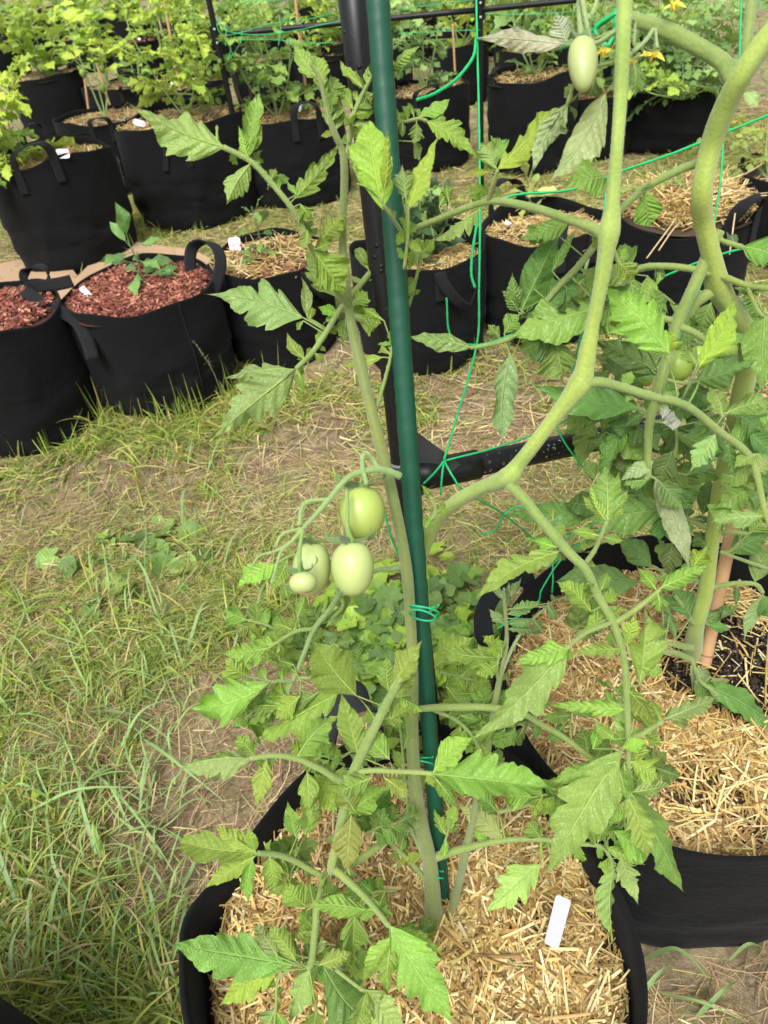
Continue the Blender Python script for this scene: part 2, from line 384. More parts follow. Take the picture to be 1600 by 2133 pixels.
def mat_web():
    m, nt, nd, lk = new_mat('grey_webbing'); a = attr(nt, 'uvp'); sep = nd.new('ShaderNodeSeparateXYZ'); lk.new(a.outputs['Vector'], sep.inputs[0])
    x = math_(nt, 'SINE', math_(nt, 'MULTIPLY', sep.outputs[0], 420.)); y = math_(nt, 'SINE', math_(nt, 'MULTIPLY', sep.outputs[1], 40.))
    k = ramp(nt, math_(nt, 'MULTIPLY', x, y), -.6, .6); col = mixc(nt, k, (.008, .008, .009), (.07, .07, .075))
    finish(nt, col, .7, .3, bump(nt, k, .6, .001)); return m
M['webbing'] = mat_web()
# ------------------------------------------------------------------ ground
def vnoise(x, y, s, seed=0):
    r = np.random.default_rng(1000 + seed); out = 0; amp = 1; tot = 0
    for o in range(4):
        for _ in range(3):
            a = r.random() * 6.28; f = s * (1.9 ** o) * r.uniform(.7, 1.3)
            out = out + amp * np.sin((x * math.cos(a) + y * math.sin(a)) * f + r.random() * 6.28)
            tot += amp
        amp *= .6
    return out / tot * 1.7
def gz(x, y): return .012 * vnoise(x, y, 4, 3) + .005 * vnoise(x, y, 22, 4)
gx = np.concatenate([-np.geomspace(60, 2.2, 26), np.linspace(-2.1, 2.6, 190), np.geomspace(2.7, 60, 26)])
gy = np.concatenate([-np.geomspace(30, .6, 10), np.linspace(-.5, 4.2, 190), np.geomspace(4.3, 90, 30)])
X, Y = np.meshgrid(gx, gy, indexing='ij')
mb = MB(); mb.add(np.stack([X, Y, gz(X, Y)], -1).reshape(-1, 3), grid_faces(len(gx), len(gy))[:, ::-1])
g_ = mb.build('ground', M['ground']); g_['kind'] = 'structure'

# ------------------------------------------------------------------ grow bags
FELT = (.0065, .0067, .0072)
BAGS = {}
def solve_bag(cx, cy, wpx, yb, h=None):
    def geom(h):
        c = G(cx, cy, h); r = wpx / 2 * depth(c) / F; d = nrm(np.array([-c[0], -c[1], 0.])); 
        q = c + d * r * .93; q[2] = 0; return c, r, proj(q)[1]
    if h is None:
        lo, hi = .08, .6
        for _ in range(30):
            mid = (lo + hi) / 2
            if geom(mid)[2] < yb: lo = mid
            else: hi = mid
        h = (lo + hi) / 2
    c, r, _ = geom(h); return c, r, h
def grow_bag(key, cx, cy, wpx, yb, label, handles=(), h=None, soil=.045, detail=1, sx=1., folds=.055, seed=None, taper=.95, rimw=.032, dents=(), cen=None, rad=None):
    if cen is None: c, r, h = solve_bag(cx, cy, wpx, yb, h)
    else: c, r = np.array([cen[0], cen[1], h]), rad
    rg = np.random.default_rng(seed or (abs(hash(key)) % 1000 if False else sum(map(ord, key))))
    base = np.array([c[0], c[1], 0.]); root = thing('grow_bag', base, label, 'grow bag', 'black fabric grow bags')
    n = 96 if detail else 48; m = 34 if detail else 12
    th = np.linspace(0, 2 * np.pi, n, endpoint=False)
    ph = rg.random(6) * 6.28
    def rfun(th, z, inner=0):            # z 0..1
        rr = r * (taper + (1 - taper) * z) * np.ones_like(th)
        rr = rr * (1 + folds * (.5 * np.sin(2 * th + ph[0]) + .35 * np.sin(3 * th + ph[1]) + .22 * np.sin(5 * th + ph[2] + 1.3 * z)))
        rr = rr + r * .010 * np.sin(9 * th + ph[3] + 3 * z) * (1 - z) + r * .035 * math.sin(math.pi * min(1, z * 1.05)) 
        rr = rr + r * .010 * np.sin(23 * z + 2 * np.sin(3 * th + ph[4])) * (z < .5)
        for a_, w_, k_ in dents: rr = rr + r * k_ * np.exp(-((np.mod(th - R(a_) + np.pi, 2 * np.pi) - np.pi) / w_) ** 2) * (.35 + .65 * z)
        q_ = np.sin(3.1 * th + ph[2] + 2.2 * z) + np.sin(5.3 * th + ph[5] - 7 * z + ph[0]); rr = rr + r * .016 * (1 - np.abs(np.clip(q_, -1, 1)) * 2) * math.sin(math.pi * min(1., z * 1.15)) * (1.3 - z)
        q_ = np.sin(2.3 * th + 13 * z + ph[1]) + .8 * np.sin(4.7 * th - 8 * z + ph[3]); rr = rr - r * .028 * np.exp(-(q_ / .16) ** 2) * max(0, 1 - abs(z - .32) / .3)
        if z < .06: rr = rr * (.93 + .07 * (z / .06) ** .5)
        return rr - inner
    def rimz(th): return h * (1 + rimw * (np.sin(2 * th + ph[4]) + .6 * np.sin(3 * th + ph[5]) + .3 * np.sin(7 * th + ph[0])))
    def ringp(z, inner=0):
        rr = rfun(th, z, inner); zz = rimz(th) * z
        return np.stack([c[0] + rr * np.cos(th) * sx, c[1] + rr * np.sin(th), zz], -1)
    zs = np.concatenate([[0.0, .02, .06], np.linspace(.12, .985, m), [1.0]])
    V = [ringp(z) for z in zs]; U = [np.stack([np.full(n, z), th / 6.283, 0 * th], -1) for z in zs]
    top = ringp(1.0, .0025); top[:, 2] += .0015; V.append(top)
    for z in np.linspace(1, max(.3, 1 - (soil + .03) / h), 7): V.append(ringp(z, .005))
    U += [U[-1]] * 8
    mb = MB(); mb.add(np.array(V).reshape(-1, 3), grid_faces(len(V), n, True)[:, ::-1], np.array(U).reshape(-1, 3), FELT)
    mb.build('wall', M['felt'], root)
    if detail:      # hem and side seam
        sm = MB()
        for a0 in (ph[1],):
            pts = [np.array([c[0] + (rfun(np.array([a0]), z)[0] + .0012) * math.cos(a0) * sx, c[1] + (rfun(np.array([a0]), z)[0] + .0012) * math.sin(a0), rimz(a0) * z]) for z in np.linspace(.04, .99, 20)]
            tube(sm, pts, .0022, 6, tuple(np.array(FELT) * 1.6))
        sm.build('seam', M['felt'], root)
    for hd in handles:
        a, pose = R(hd[0]), hd[1]; hw = (hd[2] if len(hd) > 2 else .055) / r; hgt = hd[3] if len(hd) > 3 else .05
        sw = hd[4] if len(hd) > 4 else .025
        pts, wv = [], []
        K = 30
        for i in range(K + 1):
            t = i / K; side = -1 if t < .5 else 1
            if pose == 'flat':
                an = a + hw * (2 * t - 1); zz = 1 - .25 + .0 * t; k = math.sin(math.pi * t); zz = (.62 + .33 * k)
                rr = rfun(np.array([an]), zz)[0] + .004; p = np.array([c[0] + rr * math.cos(an) * sx, c[1] + rr * math.sin(an), zz * rimz(an)])
                tan = np.array([-math.sin(an), math.cos(an), 0]); up = np.array([0, 0, 1.])
                wvv = tan * abs(math.cos(math.pi * t)) + up * math.sin(math.pi * t) * (1 if side < 0 else 1)
                pts.append(p); wv.append(nrm(tan * abs(math.cos(math.pi * t)) * -side + up * math.sin(math.pi * t))); continue
            if t < .22 or t > .78:
                q = (t / .22) if t < .5 else ((1 - t) / .22)
                an = a + hw * side; zt = 1 - .085 / h * (1 - q)
                rr = rfun(np.array([an]), zt)[0] + .004
                p = np.array([c[0] + rr * math.cos(an) * sx, c[1] + rr * math.sin(an), zt * rimz(an)])
                tan = np.array([-math.sin(an), math.cos(an), 0.]); pts.append(p); wv.append(tan * -side)
            else:
                q = (t - .22) / .56; an = a + hw * -math.cos(math.pi * q); k = math.sin(math.pi * q)
                rr = rfun(np.array([an]), 1.)[0] + .004; rad = np.array([math.cos(an), math.sin(an), 0.]); tan = np.array([-math.sin(an), math.cos(an), 0.])
                if pose == 'up': off = rad * (.012 * k) + np.array([0, 0, hgt * k ** .8])
                elif pose == 'out': off = rad * (hgt * .8 * k) + np.array([0, 0, hgt * .45 * k])
                elif pose == 'in': off = rad * (-hgt * .8 * k) + np.array([0, 0, hgt * .4 * k])
                else: off = rad * (.03 * k) + np.array([0, 0, -hgt * k + .02 * math.sin(2 * math.pi * min(q, 1 - q) * 1.0)])   # hanging
                p = np.array([c[0] + rr * math.cos(an) * sx, c[1] + rr * math.sin(an), rimz(an)]) + off
                wdir = tan * math.cos(math.pi * q) * (1 if side < 0 else 1) + (rad if pose in ('up', 'in', 'out') else rad * .5 + np.array([0, 0, 1.]) * .6) * math.sin(math.pi * q)
                pts.append(p); wv.append(wdir)
        wv = np.array(wv)
        for i in range(1, len(wv)):
            if wv[i] @ wv[i - 1] < 0: wv[i] = -wv[i]
        hm = MB(); ribbon(hm, smooth_path(pts, 2), smooth_path(wv, 2), sw, .0035, tuple(np.array(FELT) * 2.0)); hm.build('handle', M['felt'], root)
    if key == 'mulch':
        dl = depth(c) - .04
        for pz, wv_ in (([P(150, 585, dl + .02), P(118, 592, dl), P(75, 598, dl - .03), P(52, 604, dl - .05), P(75, 622, dl - .06), P(118, 645, dl - .065), P(158, 668, dl - .07), P(180, 705, dl - .072), P(194, 748, dl - .07)], nrm(CU * .9 + FWD * .35 + CR * .5)),
                        ([P(405, 590, dl + .10), P(396, 548, dl + .09), P(402, 514, dl + .08), P(428, 503, dl + .06), P(452, 518, dl + .05), P(460, 548, dl + .04), P(452, 585, dl + .03), P(444, 612, dl + .03)], nrm(FWD * .5 + CR * .75))):
            hm = MB(); pz = smooth_path(pz, 5); ribbon(hm, pz, np.tile(wv_, (len(pz), 1)), .034, .004, tuple(np.array(FELT) * 2.6)); hm.build('handle', M['felt'], root)
    if key == 'near':
        hm = MB(); ww = .046
        pz = [P(672, 1590, .93), P(668, 1540, .90), P(682, 1480, .88), P(715, 1452, .88), P(760, 1462, .88), P(800, 1500, .88), P(815, 1545, .88)]
        ribbon(hm, smooth_path(pz, 6), np.tile(nrm(FWD * .3 - CR * .7 + CU * .5), (37, 1)), ww, .003, (.035, .035, .038)); hm.build('handle', M['webbing'], root)['label'] = 'grey woven webbing handle'
    BAGS[key] = dict(c=c, r=r, h=h, soil=soil, sx=sx)
    return root
STRAWP = [(.50, .345, .115), (.60, .445, .17), (.38, .245, .075), (.66, .52, .235), (.24, .135, .042), (.54, .385, .13), (.70, .58, .30), (.30, .18, .055)]
def mulch(key, kind, label, n=2500, L=(.02, .06), W=(.0018, .004), dome=.012, sub=None, cat='mulch', tilt=.18, extra=None, hole=None):
    B = BAGS[key]; c, r, z0 = B['c'], B['r'], B['h'] - B['soil']; sx = B['sx']
    mb = MB(); nr, na = 14, 48
    rr = np.linspace(0, r - .004, nr); th = np.linspace(0, 2 * np.pi, na, endpoint=False)
    def zf(x, y):
        d = np.hypot((x - c[0]) / sx, y - c[1]) / r
        return z0 + dome * (1 - d ** 2) + .006 * vnoise(x, y, 25, 9)
    RR, TT = np.meshgrid(rr, th, indexing='ij'); x = c[0] + RR * np.cos(TT) * sx; y = c[1] + RR * np.sin(TT)
    soilc = (.012, .010, .008) if kind != 'chips' else (.06, .022, .015)
    if kind == 'straw': soilc = (.055, .034, .018)
    mb.add(np.stack([x, y, zf(x, y)], -1).reshape(-1, 3), grid_faces(nr, na, True), None, soilc)
    def pts(n, rmax=.97):
        a = rng.random(n) * 6.283; q = np.sqrt(rng.random(n)) * r * rmax; return c[0] + q * np.cos(a) * sx, c[1] + q * np.sin(a)
    if kind in ('straw', 'mixed'):
        m = n; px, py = pts(m)
        kp = rng.random(m) < np.clip(1.15 + 1.5 * vnoise(px, py, 30, 31), .22, 1); px, py = px[kp], py[kp]; m = len(px)
        if hole is not None:
            hx, hy, hr = hole; dd = np.hypot(px - hx, py - hy) / hr * (1 + .25 * vnoise(px, py, 40, 5)); keep = (dd > 1) | (rng.random(m) < .06); px, py = px[keep], py[keep]; m = len(px)
        a = rng.random(m) * 6.283; e = rng.normal(size=m) * tilt
        D = np.stack([np.cos(a) * np.cos(e), np.sin(a) * np.cos(e), np.sin(e)], -1)
        Ls = rng.uniform(*L, m) * (.5 + rng.random(m)); Ls[rng.random(m) < .035] *= 2.2; Ws = rng.uniform(*W, m)
        dens = rng.random(m) * .016
        P0 = np.stack([px, py, zf(px, py) + dens + .001], -1) - D * (Ls * .5)[:, None]
        # keep the pieces inside the wall
        E = P0 + D * Ls[:, None]
        ok = (np.hypot((E[:, 0] - c[0]) / sx, E[:, 1] - c[1]) < r * .97) & (np.hypot((P0[:, 0] - c[0]) / sx, P0[:, 1] - c[1]) < r * .97)
        P0, D, Ls, Ws, m = P0[ok], D[ok], Ls[ok], Ws[ok], int(ok.sum())
        Nn = nrm(np.array([0, 0, 1.]) + .35 * rng.normal(size=(m, 3)))
        strips(mb, P0, D, Nn, Ls, Ws, .06 * rng.normal(size=(m, 3)), pick(STRAWP, m, .2), nseg=3, tip=.75, fold=.28)
    if kind in ('chips', 'mixed'):
        m = n if kind == 'chips' else n // 6; px, py = pts(m, .90)
        if kind == 'mixed': 
            px = c[0] + (px - c[0]) * .5 + r * .25; py = c[1] + (py - c[1]) * .4 - r * .55
        pal = pick([(.26, .085, .055), (.16, .05, .034), (.34, .125, .08), (.08, .028, .02), (.42, .20, .13), (.20, .065, .045)], m, .2)
        for i in range(m):
            a = rng.random() * 6.283; e = rng.normal() * .3; D = np.array([math.cos(a) * math.cos(e), math.sin(a) * math.cos(e), math.sin(e)])
            nn = nrm(np.array([0, 0, 1.]) + .5 * rng.normal(size=3)); S = nrm(np.cross(D, nn)); nn = np.cross(S, D)
            l, w_, t_ = rng.uniform(.004, .015), rng.uniform(.0014, .004), rng.uniform(.0008, .002)
            cc = np.array([px[i], py[i], 0]); cc[2] = zf(px[i], py[i]) + rng.random() * .012 + .002
            V = [cc + D * l * a_ * (1 if a_ * b_ > 0 else .75) + S * w_ * b_ * (.6 if a_ > 0 else 1) + nn * t_ * d_ for a_ in (-1, 1) for b_ in (-1, 1) for d_ in (-1, 1)]
            mb.add(V, [(0, 1, 3, 2), (4, 6, 7, 5), (0, 4, 5, 1), (2, 3, 7, 6), (0, 2, 6, 4), (1, 5, 7, 3)], None, pal[i])
    if hole is not None:      # dark crumbly compost with perlite
        hx, hy, hr = hole
        for i in range(2600):
            a = rng.random() * 6.283; q = hr * 1.15 * math.sqrt(rng.random()); x_, y_ = hx + q * math.cos(a), hy + q * math.sin(a)
            if math.hypot((x_ - c[0]) / sx, y_ - c[1]) > r * .92: continue
            s_ = rng.uniform(.0012, .0042); e = nrm(rng.normal(size=(3, 3))); white = rng.random() < .03
            if white: s_ = .0014
            V = np.array([x_, y_, float(zf(x_, y_)) + s_ * .4 + rng.random() * .006]) + np.array([[a_, b_, d_] for a_ in (-1, 1) for b_ in (-1, 1) for d_ in (-1, 1)]) @ (np.linalg.qr(e)[0] * [s_ * 1.2, s_ * .7, s_ * .5]).T * rng.uniform(.6, 1.1, (8, 1))
            mb.add(V, [(0, 1, 3, 2), (4, 6, 7, 5), (0, 4, 5, 1), (2, 3, 7, 6), (0, 2, 6, 4), (1, 5, 7, 3)], None, (.75, .74, .70) if white else np.array((.016, .011, .008)) * rng.uniform(.5, 2.6))
    o = mb.build('straw_mulch' if kind != 'chips' else 'bark_mulch', M['straw'] if kind != 'chips' else M['chips'], origin=(c[0], c[1], z0), smooth=(kind == 'straw'))
    tag(o, label, cat, kind='stuff'); B['zf'] = zf
    return o

# key, rim centre x, y, rim width, bottom y, label, handles, options
grow_bag('near', 852, 1925, 930, 0, 'nearest large open black grow bag holding the staked tomato plant', [(-62, 'flat')], h=.31, soil=.075, folds=.035, rimw=.035, dents=[(140, .42, -.075), (172, .16, .05), (28, .4, -.05), (80, .25, .03)])
grow_bag('right', 1440, 1385, 790, 2000, 'black grow bag with straw and bamboo cane at right edge', [(150, 'out', .07, .03), (-45, 'flat')], h=.30, soil=.075, folds=.03, rimw=.025)
grow_bag('mulch', 285, 595, 322, 868, 'black grow bag topped with red bark chips beside cardboard', [], soil=.02, folds=.055)
grow_bag('farleft', -38, 650, 312, 942, 'black grow bag with red bark chips cut off at left edge', [(60, 'up', .05, .03)], soil=.02, folds=.05)
grow_bag('pepper', 555, 530, 262, 768, 'black grow bag with loose straw and a jalapeno seedling tag', [(-35, 'hang', .06, .11, .03)], soil=.022, folds=.06)
grow_bag('orange', 90, 318, 262, 570, 'black grow bag with straw and pink-lettered tag, standing on cardboard', [(-80, 'up', .075, .075, .034), (112, 'up', .05, .06, .03)], soil=.045)
grow_bag('tagged', 372, 240, 268, 480, 'large black grow bag in second row with white tag on its rim', [(-90, 'flat'), (100, 'up', .05, .04)], soil=.03)
grow_bag('handle', 608, 234, 215, 438, 'black grow bag with tall front handle left of the thick post', [(-72, 'up', .06, .07, .032)], soil=.03)
grow_bag('between', 212, 236, 200, 408, 'black grow bag with bamboo canes tucked behind two larger bags', [(-80, 'up', .05, .04)], soil=.04)
grow_bag('bushy', 868, 512, 278, 787, 'black grow bag holding the dark bushy pepper behind the green stake', [(-60, 'hang', .06, .11, .03)], soil=.05)
grow_bag('yellowing', 1140, 458, 272, 728, 'black grow bag with yellowing pepper seedling and slim white tag', [(-78, 'in', .05, .08, .03), (118, 'up', .06, .06, .03)], soil=.05)
grow_bag('heaped', 1428, 432, 288, 690, 'black grow bag heaped with loose straw spilling over its rim', [(-62, 'up', .06, .06, .034)], soil=.012)
grow_bag('rightedge', 1688, 345, 270, 560, 'black grow bag cut off by right edge beside the straw-heaped bag', [], soil=.03, detail=0)
grow_bag('wire', 892, 178, 172, 362, 'black grow bag with straw just right of the green stake top', [(-100, 'up', .055, .03)], soil=.03)
grow_bag('bracket', 1112, 150, 190, 370, 'tall black grow bag with white tag right of the string line', [(150, 'in', .055, .05)], soil=.03)
grow_bag('trail', 1395, 170, 225, 322, 'black grow bag almost hidden by the sprawling tomato at upper right', [(-120, 'up', .05, .03)], soil=.03)
grow_bag('shadow', 1250, 190, 150, 335, 'black grow bag in gap behind the hanging green fruit', [], soil=.03, detail=0)
grow_bag('lantern', 90, 152, 150, 285, 'black grow bag under the lantern-fruited bush at upper left', [(-120, 'flat')], soil=.03, detail=0)
grow_bag('canes', 252, 172, 158, 280, 'black grow bag with straw behind the crossed bamboo canes', [(-70, 'out', .05, .04)], soil=.03, detail=0)
grow_bag('weedy', 392, 172, 160, 262, 'black grow bag with floppy handle behind the white-tagged bag', [(-60, 'in', .055, .04)], soil=.03, detail=0)
grow_bag('shade', 545, 118, 140, 222, 'black grow bag in shade under the bracket of the thin post', [], soil=.03, detail=0)
grow_bag('redmulch', 285, 85, 118, 170, 'distant black grow bag with red chips and white tag', [(-50, 'up', .05, .04)], soil=.015, detail=0)
grow_bag('distant', 668, 110, 135, 205, 'distant black grow bag just left of the thick post top', [], soil=.03, detail=0)
far = [(60, 62, 118), (180, 72, 112), (420, 78, 110), (800, 85, 112), (960, 92, 118), (1230, 92, 118), (1370, 74, 110),
       (0, 18, 84), (120, 14, 84), (245, 18, 84), (370, 14, 82), (500, 14, 84), (640, 14, 84), (770, 16, 84), (900, 16, 84), (1030, 16, 84), (1160, 10, 84)]
far[7:7] = []
far += [(x_, 40, 98) for x_ in (-40, 62, 168, 275, 385, 495, 600, 705, 860, 965, 1080, 1190, 1300)] + [(545, 82, 116), (1095, 100, 112), (720, 82, 108), (-20, 100, 130)]
FARL = ['far black grow bag in fourth row beyond the lantern bush', 'far black grow bag in fourth row beyond the leftmost canes', 'far black grow bag in fourth row beyond the thin post', 'far black grow bag behind the upper part of the green stake', 'far black grow bag under the black crossbar right of the stake', 'far black grow bag beyond the hanging green fruit', 'far black grow bag beyond the yellow flowers']
ORD = ['leftmost', 'second from left', 'third from left', 'fourth from left', 'fifth from left', 'sixth from left', 'seventh from left', 'eighth from left', 'ninth from left', 'tenth from left', 'eleventh from left', 'twelfth from left', 'thirteenth from left', 'fourteenth from left', 'fifteenth from left', 'rightmost']
def far_rank(i):
    row = far[i][1]; xs = sorted(q[0] for q in far[7:] if (q[1] < 30) == (row < 30) and (q[1] == 40) == (row == 40)); k = xs.index(far[i][0]); w_ = ORD[k] if k < len(xs) - 1 else 'rightmost'
    return w_ + (' in the farthest row' if row < 30 else ' in next-to-farthest row' if row == 40 else ' of the odd ones before them')
for i, (a, b, c_) in enumerate(far):
    lab = FARL[i] if i < len(FARL) else 'black grow bag, ' + far_rank(i)
    grow_bag('far%d' % i, a, b, c_, 0, lab, [], h=.33, soil=.03, detail=0)

qc = G(38, 2120, .29); grow_bag('corner', 0, 0, 0, 0, 'black grow bag of which only a corner shows at bottom left', [], h=.29, cen=(qc[0] - .168, qc[1] - .125), rad=.19, soil=.05, detail=1)
# ------------------------------------------------------------------ mulch in the bags
Bn = BAGS['right']; hx, hy = G(1470, 1400, .225)[:2]
mulch('near', 'straw', 'golden straw mulch filling the nearest bag', n=23000, L=(.011, .052), W=(.0012, .0033), dome=.02, tilt=.28)
mulch('right', 'straw', 'chopped straw mulch with a dark compost patch around the bamboo cane', n=18000, L=(.010, .046), W=(.0012, .0033), dome=.012, hole=(hx + .03, hy - .005, .088))
mulch('mulch', 'chips', 'red bark chips around the small pepper beside the cardboard', n=3200)
mulch('farleft', 'chips', 'red bark chips in the bag cut off at left edge', n=2600)
mulch('pepper', 'mixed', 'loose yellow straw with a few red chips around the jalapeno seedling', n=950, L=(.03, .09), W=(.002, .0045), tilt=.3)
mulch('orange', 'straw', 'straw mulch in the bag standing on cardboard', n=1900, L=(.02, .05), tilt=.35)
mulch('tagged', 'straw', 'straw mulch in the white-tagged second-row bag', n=1500, L=(.02, .05), tilt=.3)
mulch('handle', 'straw', 'straw mulch in the bag with the tall front handle', n=1200, L=(.02, .05), tilt=.3)
mulch('between', 'straw', 'straw mulch around the two bamboo canes', n=900, L=(.02, .05), tilt=.3)
mulch('bushy', 'straw', 'chopped straw under the dark bushy pepper', n=3200, L=(.012, .04), W=(.0015, .003))
mulch('yellowing', 'straw', 'chopped straw under the yellowing pepper seedling', n=2600, L=(.012, .045))
mulch('heaped', 'straw', 'heap of long loose straw piled above the rim', n=3200, L=(.04, .12), W=(.002, .0045), dome=.065, tilt=.3)
for k, l in (('rightedge', 'straw in the bag cut off by right edge'), ('wire', 'straw in the bag right of the green stake top'), ('bracket', 'straw in the tall bag right of the string line'),
             ('trail', 'straw in the bag under the sprawling tomato'), ('shadow', 'straw in the bag behind the hanging green fruit'), ('lantern', 'straw in the bag under the lantern-fruited bush'),
             ('canes', 'straw in the bag behind the crossed canes'), ('weedy', 'straw in the bag with the floppy handle'), ('shade', 'straw in the shaded bag under the bracket'), ('distant', 'straw in the distant bag left of the thick post')):
    mulch(k, 'straw', l, n=700, L=(.02, .05), tilt=.3)
mulch('redmulch', 'chips', 'red chips in the distant tagged bag', n=350)
for i in range(len(far)):
    mulch('far%d' % i, 'straw', 'patch of straw in ' + (FARL[i].replace('far black grow bag', 'the bag') if i < len(FARL) else ('the bag ' + far_rank(i))), n=250, L=(.03, .06), W=(.003, .005), tilt=.3)
# straw stalks trailing over the rim of the heaped bag
def stalk(pts, label, w_=.0035):
    mb = MB(); p = smooth_path([P(x, y, d) for x, y, d in pts], 5); tube(mb, p, w_ * .5, 6, (.62, .48, .25), ell=.5)
    o = mb.build('straw_stalk', M['straw'], origin=p[0]); tag(o, label, 'straw stalk', 'loose straw stalks over the heaped bag')
B = BAGS['heaped']; dh = depth(B['c']) - B['r'] * .8
for pts, l in (([(1408, 455, dh + .02), (1390, 480, dh - .03), (1347, 538, dh - .04)], 'longest bent straw stalk hanging down the front of the heaped bag'),
               ([(1420, 460, dh + .02), (1402, 478, dh - .03), (1372, 522, dh - .04)], 'shorter straw stalk hanging beside the longest one'),
               ([(1535, 420, dh), (1528, 470, dh - .03), (1520, 530, dh - .03)], 'thin straw stalk dangling right of the heaped bag handle'),
               ([(1500, 395, dh + .1), (1550, 405, dh + .1), (1610, 400, dh + .1)], 'straw stalk sticking out over the gap to the right bag'),
               ([(1480, 380, dh + .1), (1545, 365, dh + .1), (1590, 340, dh + .1)], 'straw stalk pointing up and right from the heap')):
    stalk(pts, l)

# ------------------------------------------------------------------ cardboard under the left bags
def sheet(name, px, z, label, col=(.36, .245, .15), th=.003, fold=None):
    pts = np.array([G(x, y, z) for x, y in px]); c = pts.mean(0); mb = MB(); n = len(pts)
    # subdivided fan with a slight warp
    K = 8; V = []; 
    for k in range(K + 1):
        for p in pts:
            q = c + (p - c) * k / K; V.append(q + np.array([0, 0, .004 * math.sin(q[0] * 31 + q[1] * 17)]))
    V = np.array(V); low = V - np.array([0, 0, th])
    f = grid_faces(K + 1, n, True); side = [(K * n + j, K * n + (j + 1) % n, (K + 1) * n + K * n + (j + 1) % n, (K + 1) * n + K * n + j) for j in range(n)]
    mb.add(np.vstack([V, low]), np.vstack([f, f[:, ::-1] + (K + 1) * n, side]), None, col)
    o = mb.build(name, M['card'], origin=c, smooth=False); tag(o, label, 'cardboard', 'flattened cardboard on the grass')
sheet('cardboard', [(-60, 560), (60, 535), (150, 560), (180, 600), (150, 700), (20, 690), (-80, 650)], .030, 'flat brown cardboard sheet between the two leftmost bags')
sheet('cardboard', [(222, 488), (300, 508), (400, 520), (440, 540), (410, 610), (330, 640), (220, 640), (140, 600), (190, 545)], .036, 'creased brown cardboard sheet sticking out behind the chip-topped bag')

# ------------------------------------------------------------------ black trellis frame
BK = (.012, .012, .013)
def pole_between(name, a, b, r, root, n=14): 
    mb = MB(); tube(mb, smooth_path([a, b], 10), r, n, BK); return mb.build(name, M['metal'], root)
pa, pb = G(912, 1560, .0), P(727, -30, .56)
pa = np.array([.045, .535, 0.]); d0 = P(832, 900, .655); d1 = P(730, -60, .50)
top = d0 + (d1 - d0) * 1.15; bot = d0 + (d0 - d1) * (d0[2] / (d1[2] - d0[2]))
fr = thing('garden_trellis', bot, 'thick black metal trellis post with bracket and crossbar, nearest frame', 'trellis', 'black metal trellis frames')
pole_between('post', bot, top, .0112, fr)
kk = d0 + (d0 - d1) * .09
cm = MB(); tube(cm, smooth_path([kk + (d0 - d1) * .18, kk], 4), .0136, 14, BK); cm.build('sleeve', M['metal'], fr)
cm = MB(); tube(cm, smooth_path([kk, kk + (d1 - d0) * .006], 2), .0140, 14, (.16, .16, .17)); cm.build('collar_ring', M['label'], fr)
bar0, bar1 = P(858, 995, .655), P(1385, 886, .745)
pole_between('crossbar', bar0, bar1, .0118, fr)
cm = MB(); tube(cm, smooth_path([bar0, bar0 + (bar1 - bar0) * .235], 4), .0142, 14, BK); cm.build('crossbar_socket', M['metal'], fr)
gs = MB(); q = [P(868, 900, .650), P(960, 968, .655), P(870, 1040, .655), P(855, 960, .655)]
off = FWD * .003
gs.add([p - off for p in q] + [p + off for p in q], [(0, 1, 2, 3), (7, 6, 5, 4), (0, 4, 5, 1), (1, 5, 6, 2), (2, 6, 7, 3), (3, 7, 4, 0)], None, BK)
gs.build('gusset', M['metal'], fr, smooth=False)
# the far frame: two posts and their crossbar
pc = G(520, 330, 0); far_d = 1.72
def upright(x, y, ytop):
    a = G(x, y, 0); z = 1.0
    while proj([a[0], a[1], z])[1] > ytop: z += .01
    return a, np.array([a[0], a[1], z])
def on_post(a, y):
    zz = np.linspace(0, 1.4, 400); yy = np.array([proj([a[0], a[1], z])[1] for z in zz]); return np.array([a[0], a[1], np.interp(-y, -yy, zz)])
a2, a0 = upright(527, 440, -60)
fr2 = thing('garden_trellis', a2, 'far thin black trellis frame with bolted crossbar over the bags', 'trellis', 'black metal trellis frames')
pole_between('post', a2, a0, .0125, fr2)
b2, b0 = upright(1003, 395, -60)
pole_between('post', b2, b0, .0125, fr2)
e0, e1 = on_post(a2, 74), on_post(b2, 20); e2 = e1 + (e1 - e0) * .38
mb = MB(); tube(mb, smooth_path([e0, e1], 8), .011, 10, BK); mb.build('crossbar', M['metal'], fr2)
mb = MB(); tube(mb, smooth_path([e1, e2], 8), .011, 10, BK); mb.build('crossbar', M['metal'], fr2)
for e, s in ((e0, 1), (e1, 1)):
    mb = MB(); box(mb, e + np.array([0, 0, .0]), np.array([.022, 0, 0]), np.array([0, .004, 0]), np.array([0, 0, .035]), BK); mb.build('bracket', M['metal'], fr2, smooth=False)
    for dz in (-.024, .024):
        mb = MB(); cc = e + np.array([0, -.012, dz]); tube(mb, [cc, cc + np.array([0, -.006, 0])], .0045, 8, (.5, .5, .5)); mb.build('bolt', M['label'], fr2)
# another frame farther right
f0, f1 = P(1545, -20, 2.2), P(1500, 60, 2.3)

# ------------------------------------------------------------------ green garden stake
s0, s1 = G(925, 1905, .245), P(783, -60, .47)
zq = s0 - (s1 - s0) * (.2 / (s1[2] - s0[2]) * 1.0)
st = thing('garden_stake', zq, 'dark green plastic-coated stake supporting the nearest tomato plant', 'stake')
pp = smooth_path([zq, s0 + (s1 - s0) * .5 + np.array([-.0015, 0, 0]), s1], 120)
mb = MB(); rad = .0079 * (1 + .012 * rng.normal(size=len(pp))); tube(mb, pp, rad, 12, (.006, .062, .032), bumps=.018); mb.build('shaft', M['plain'], st)

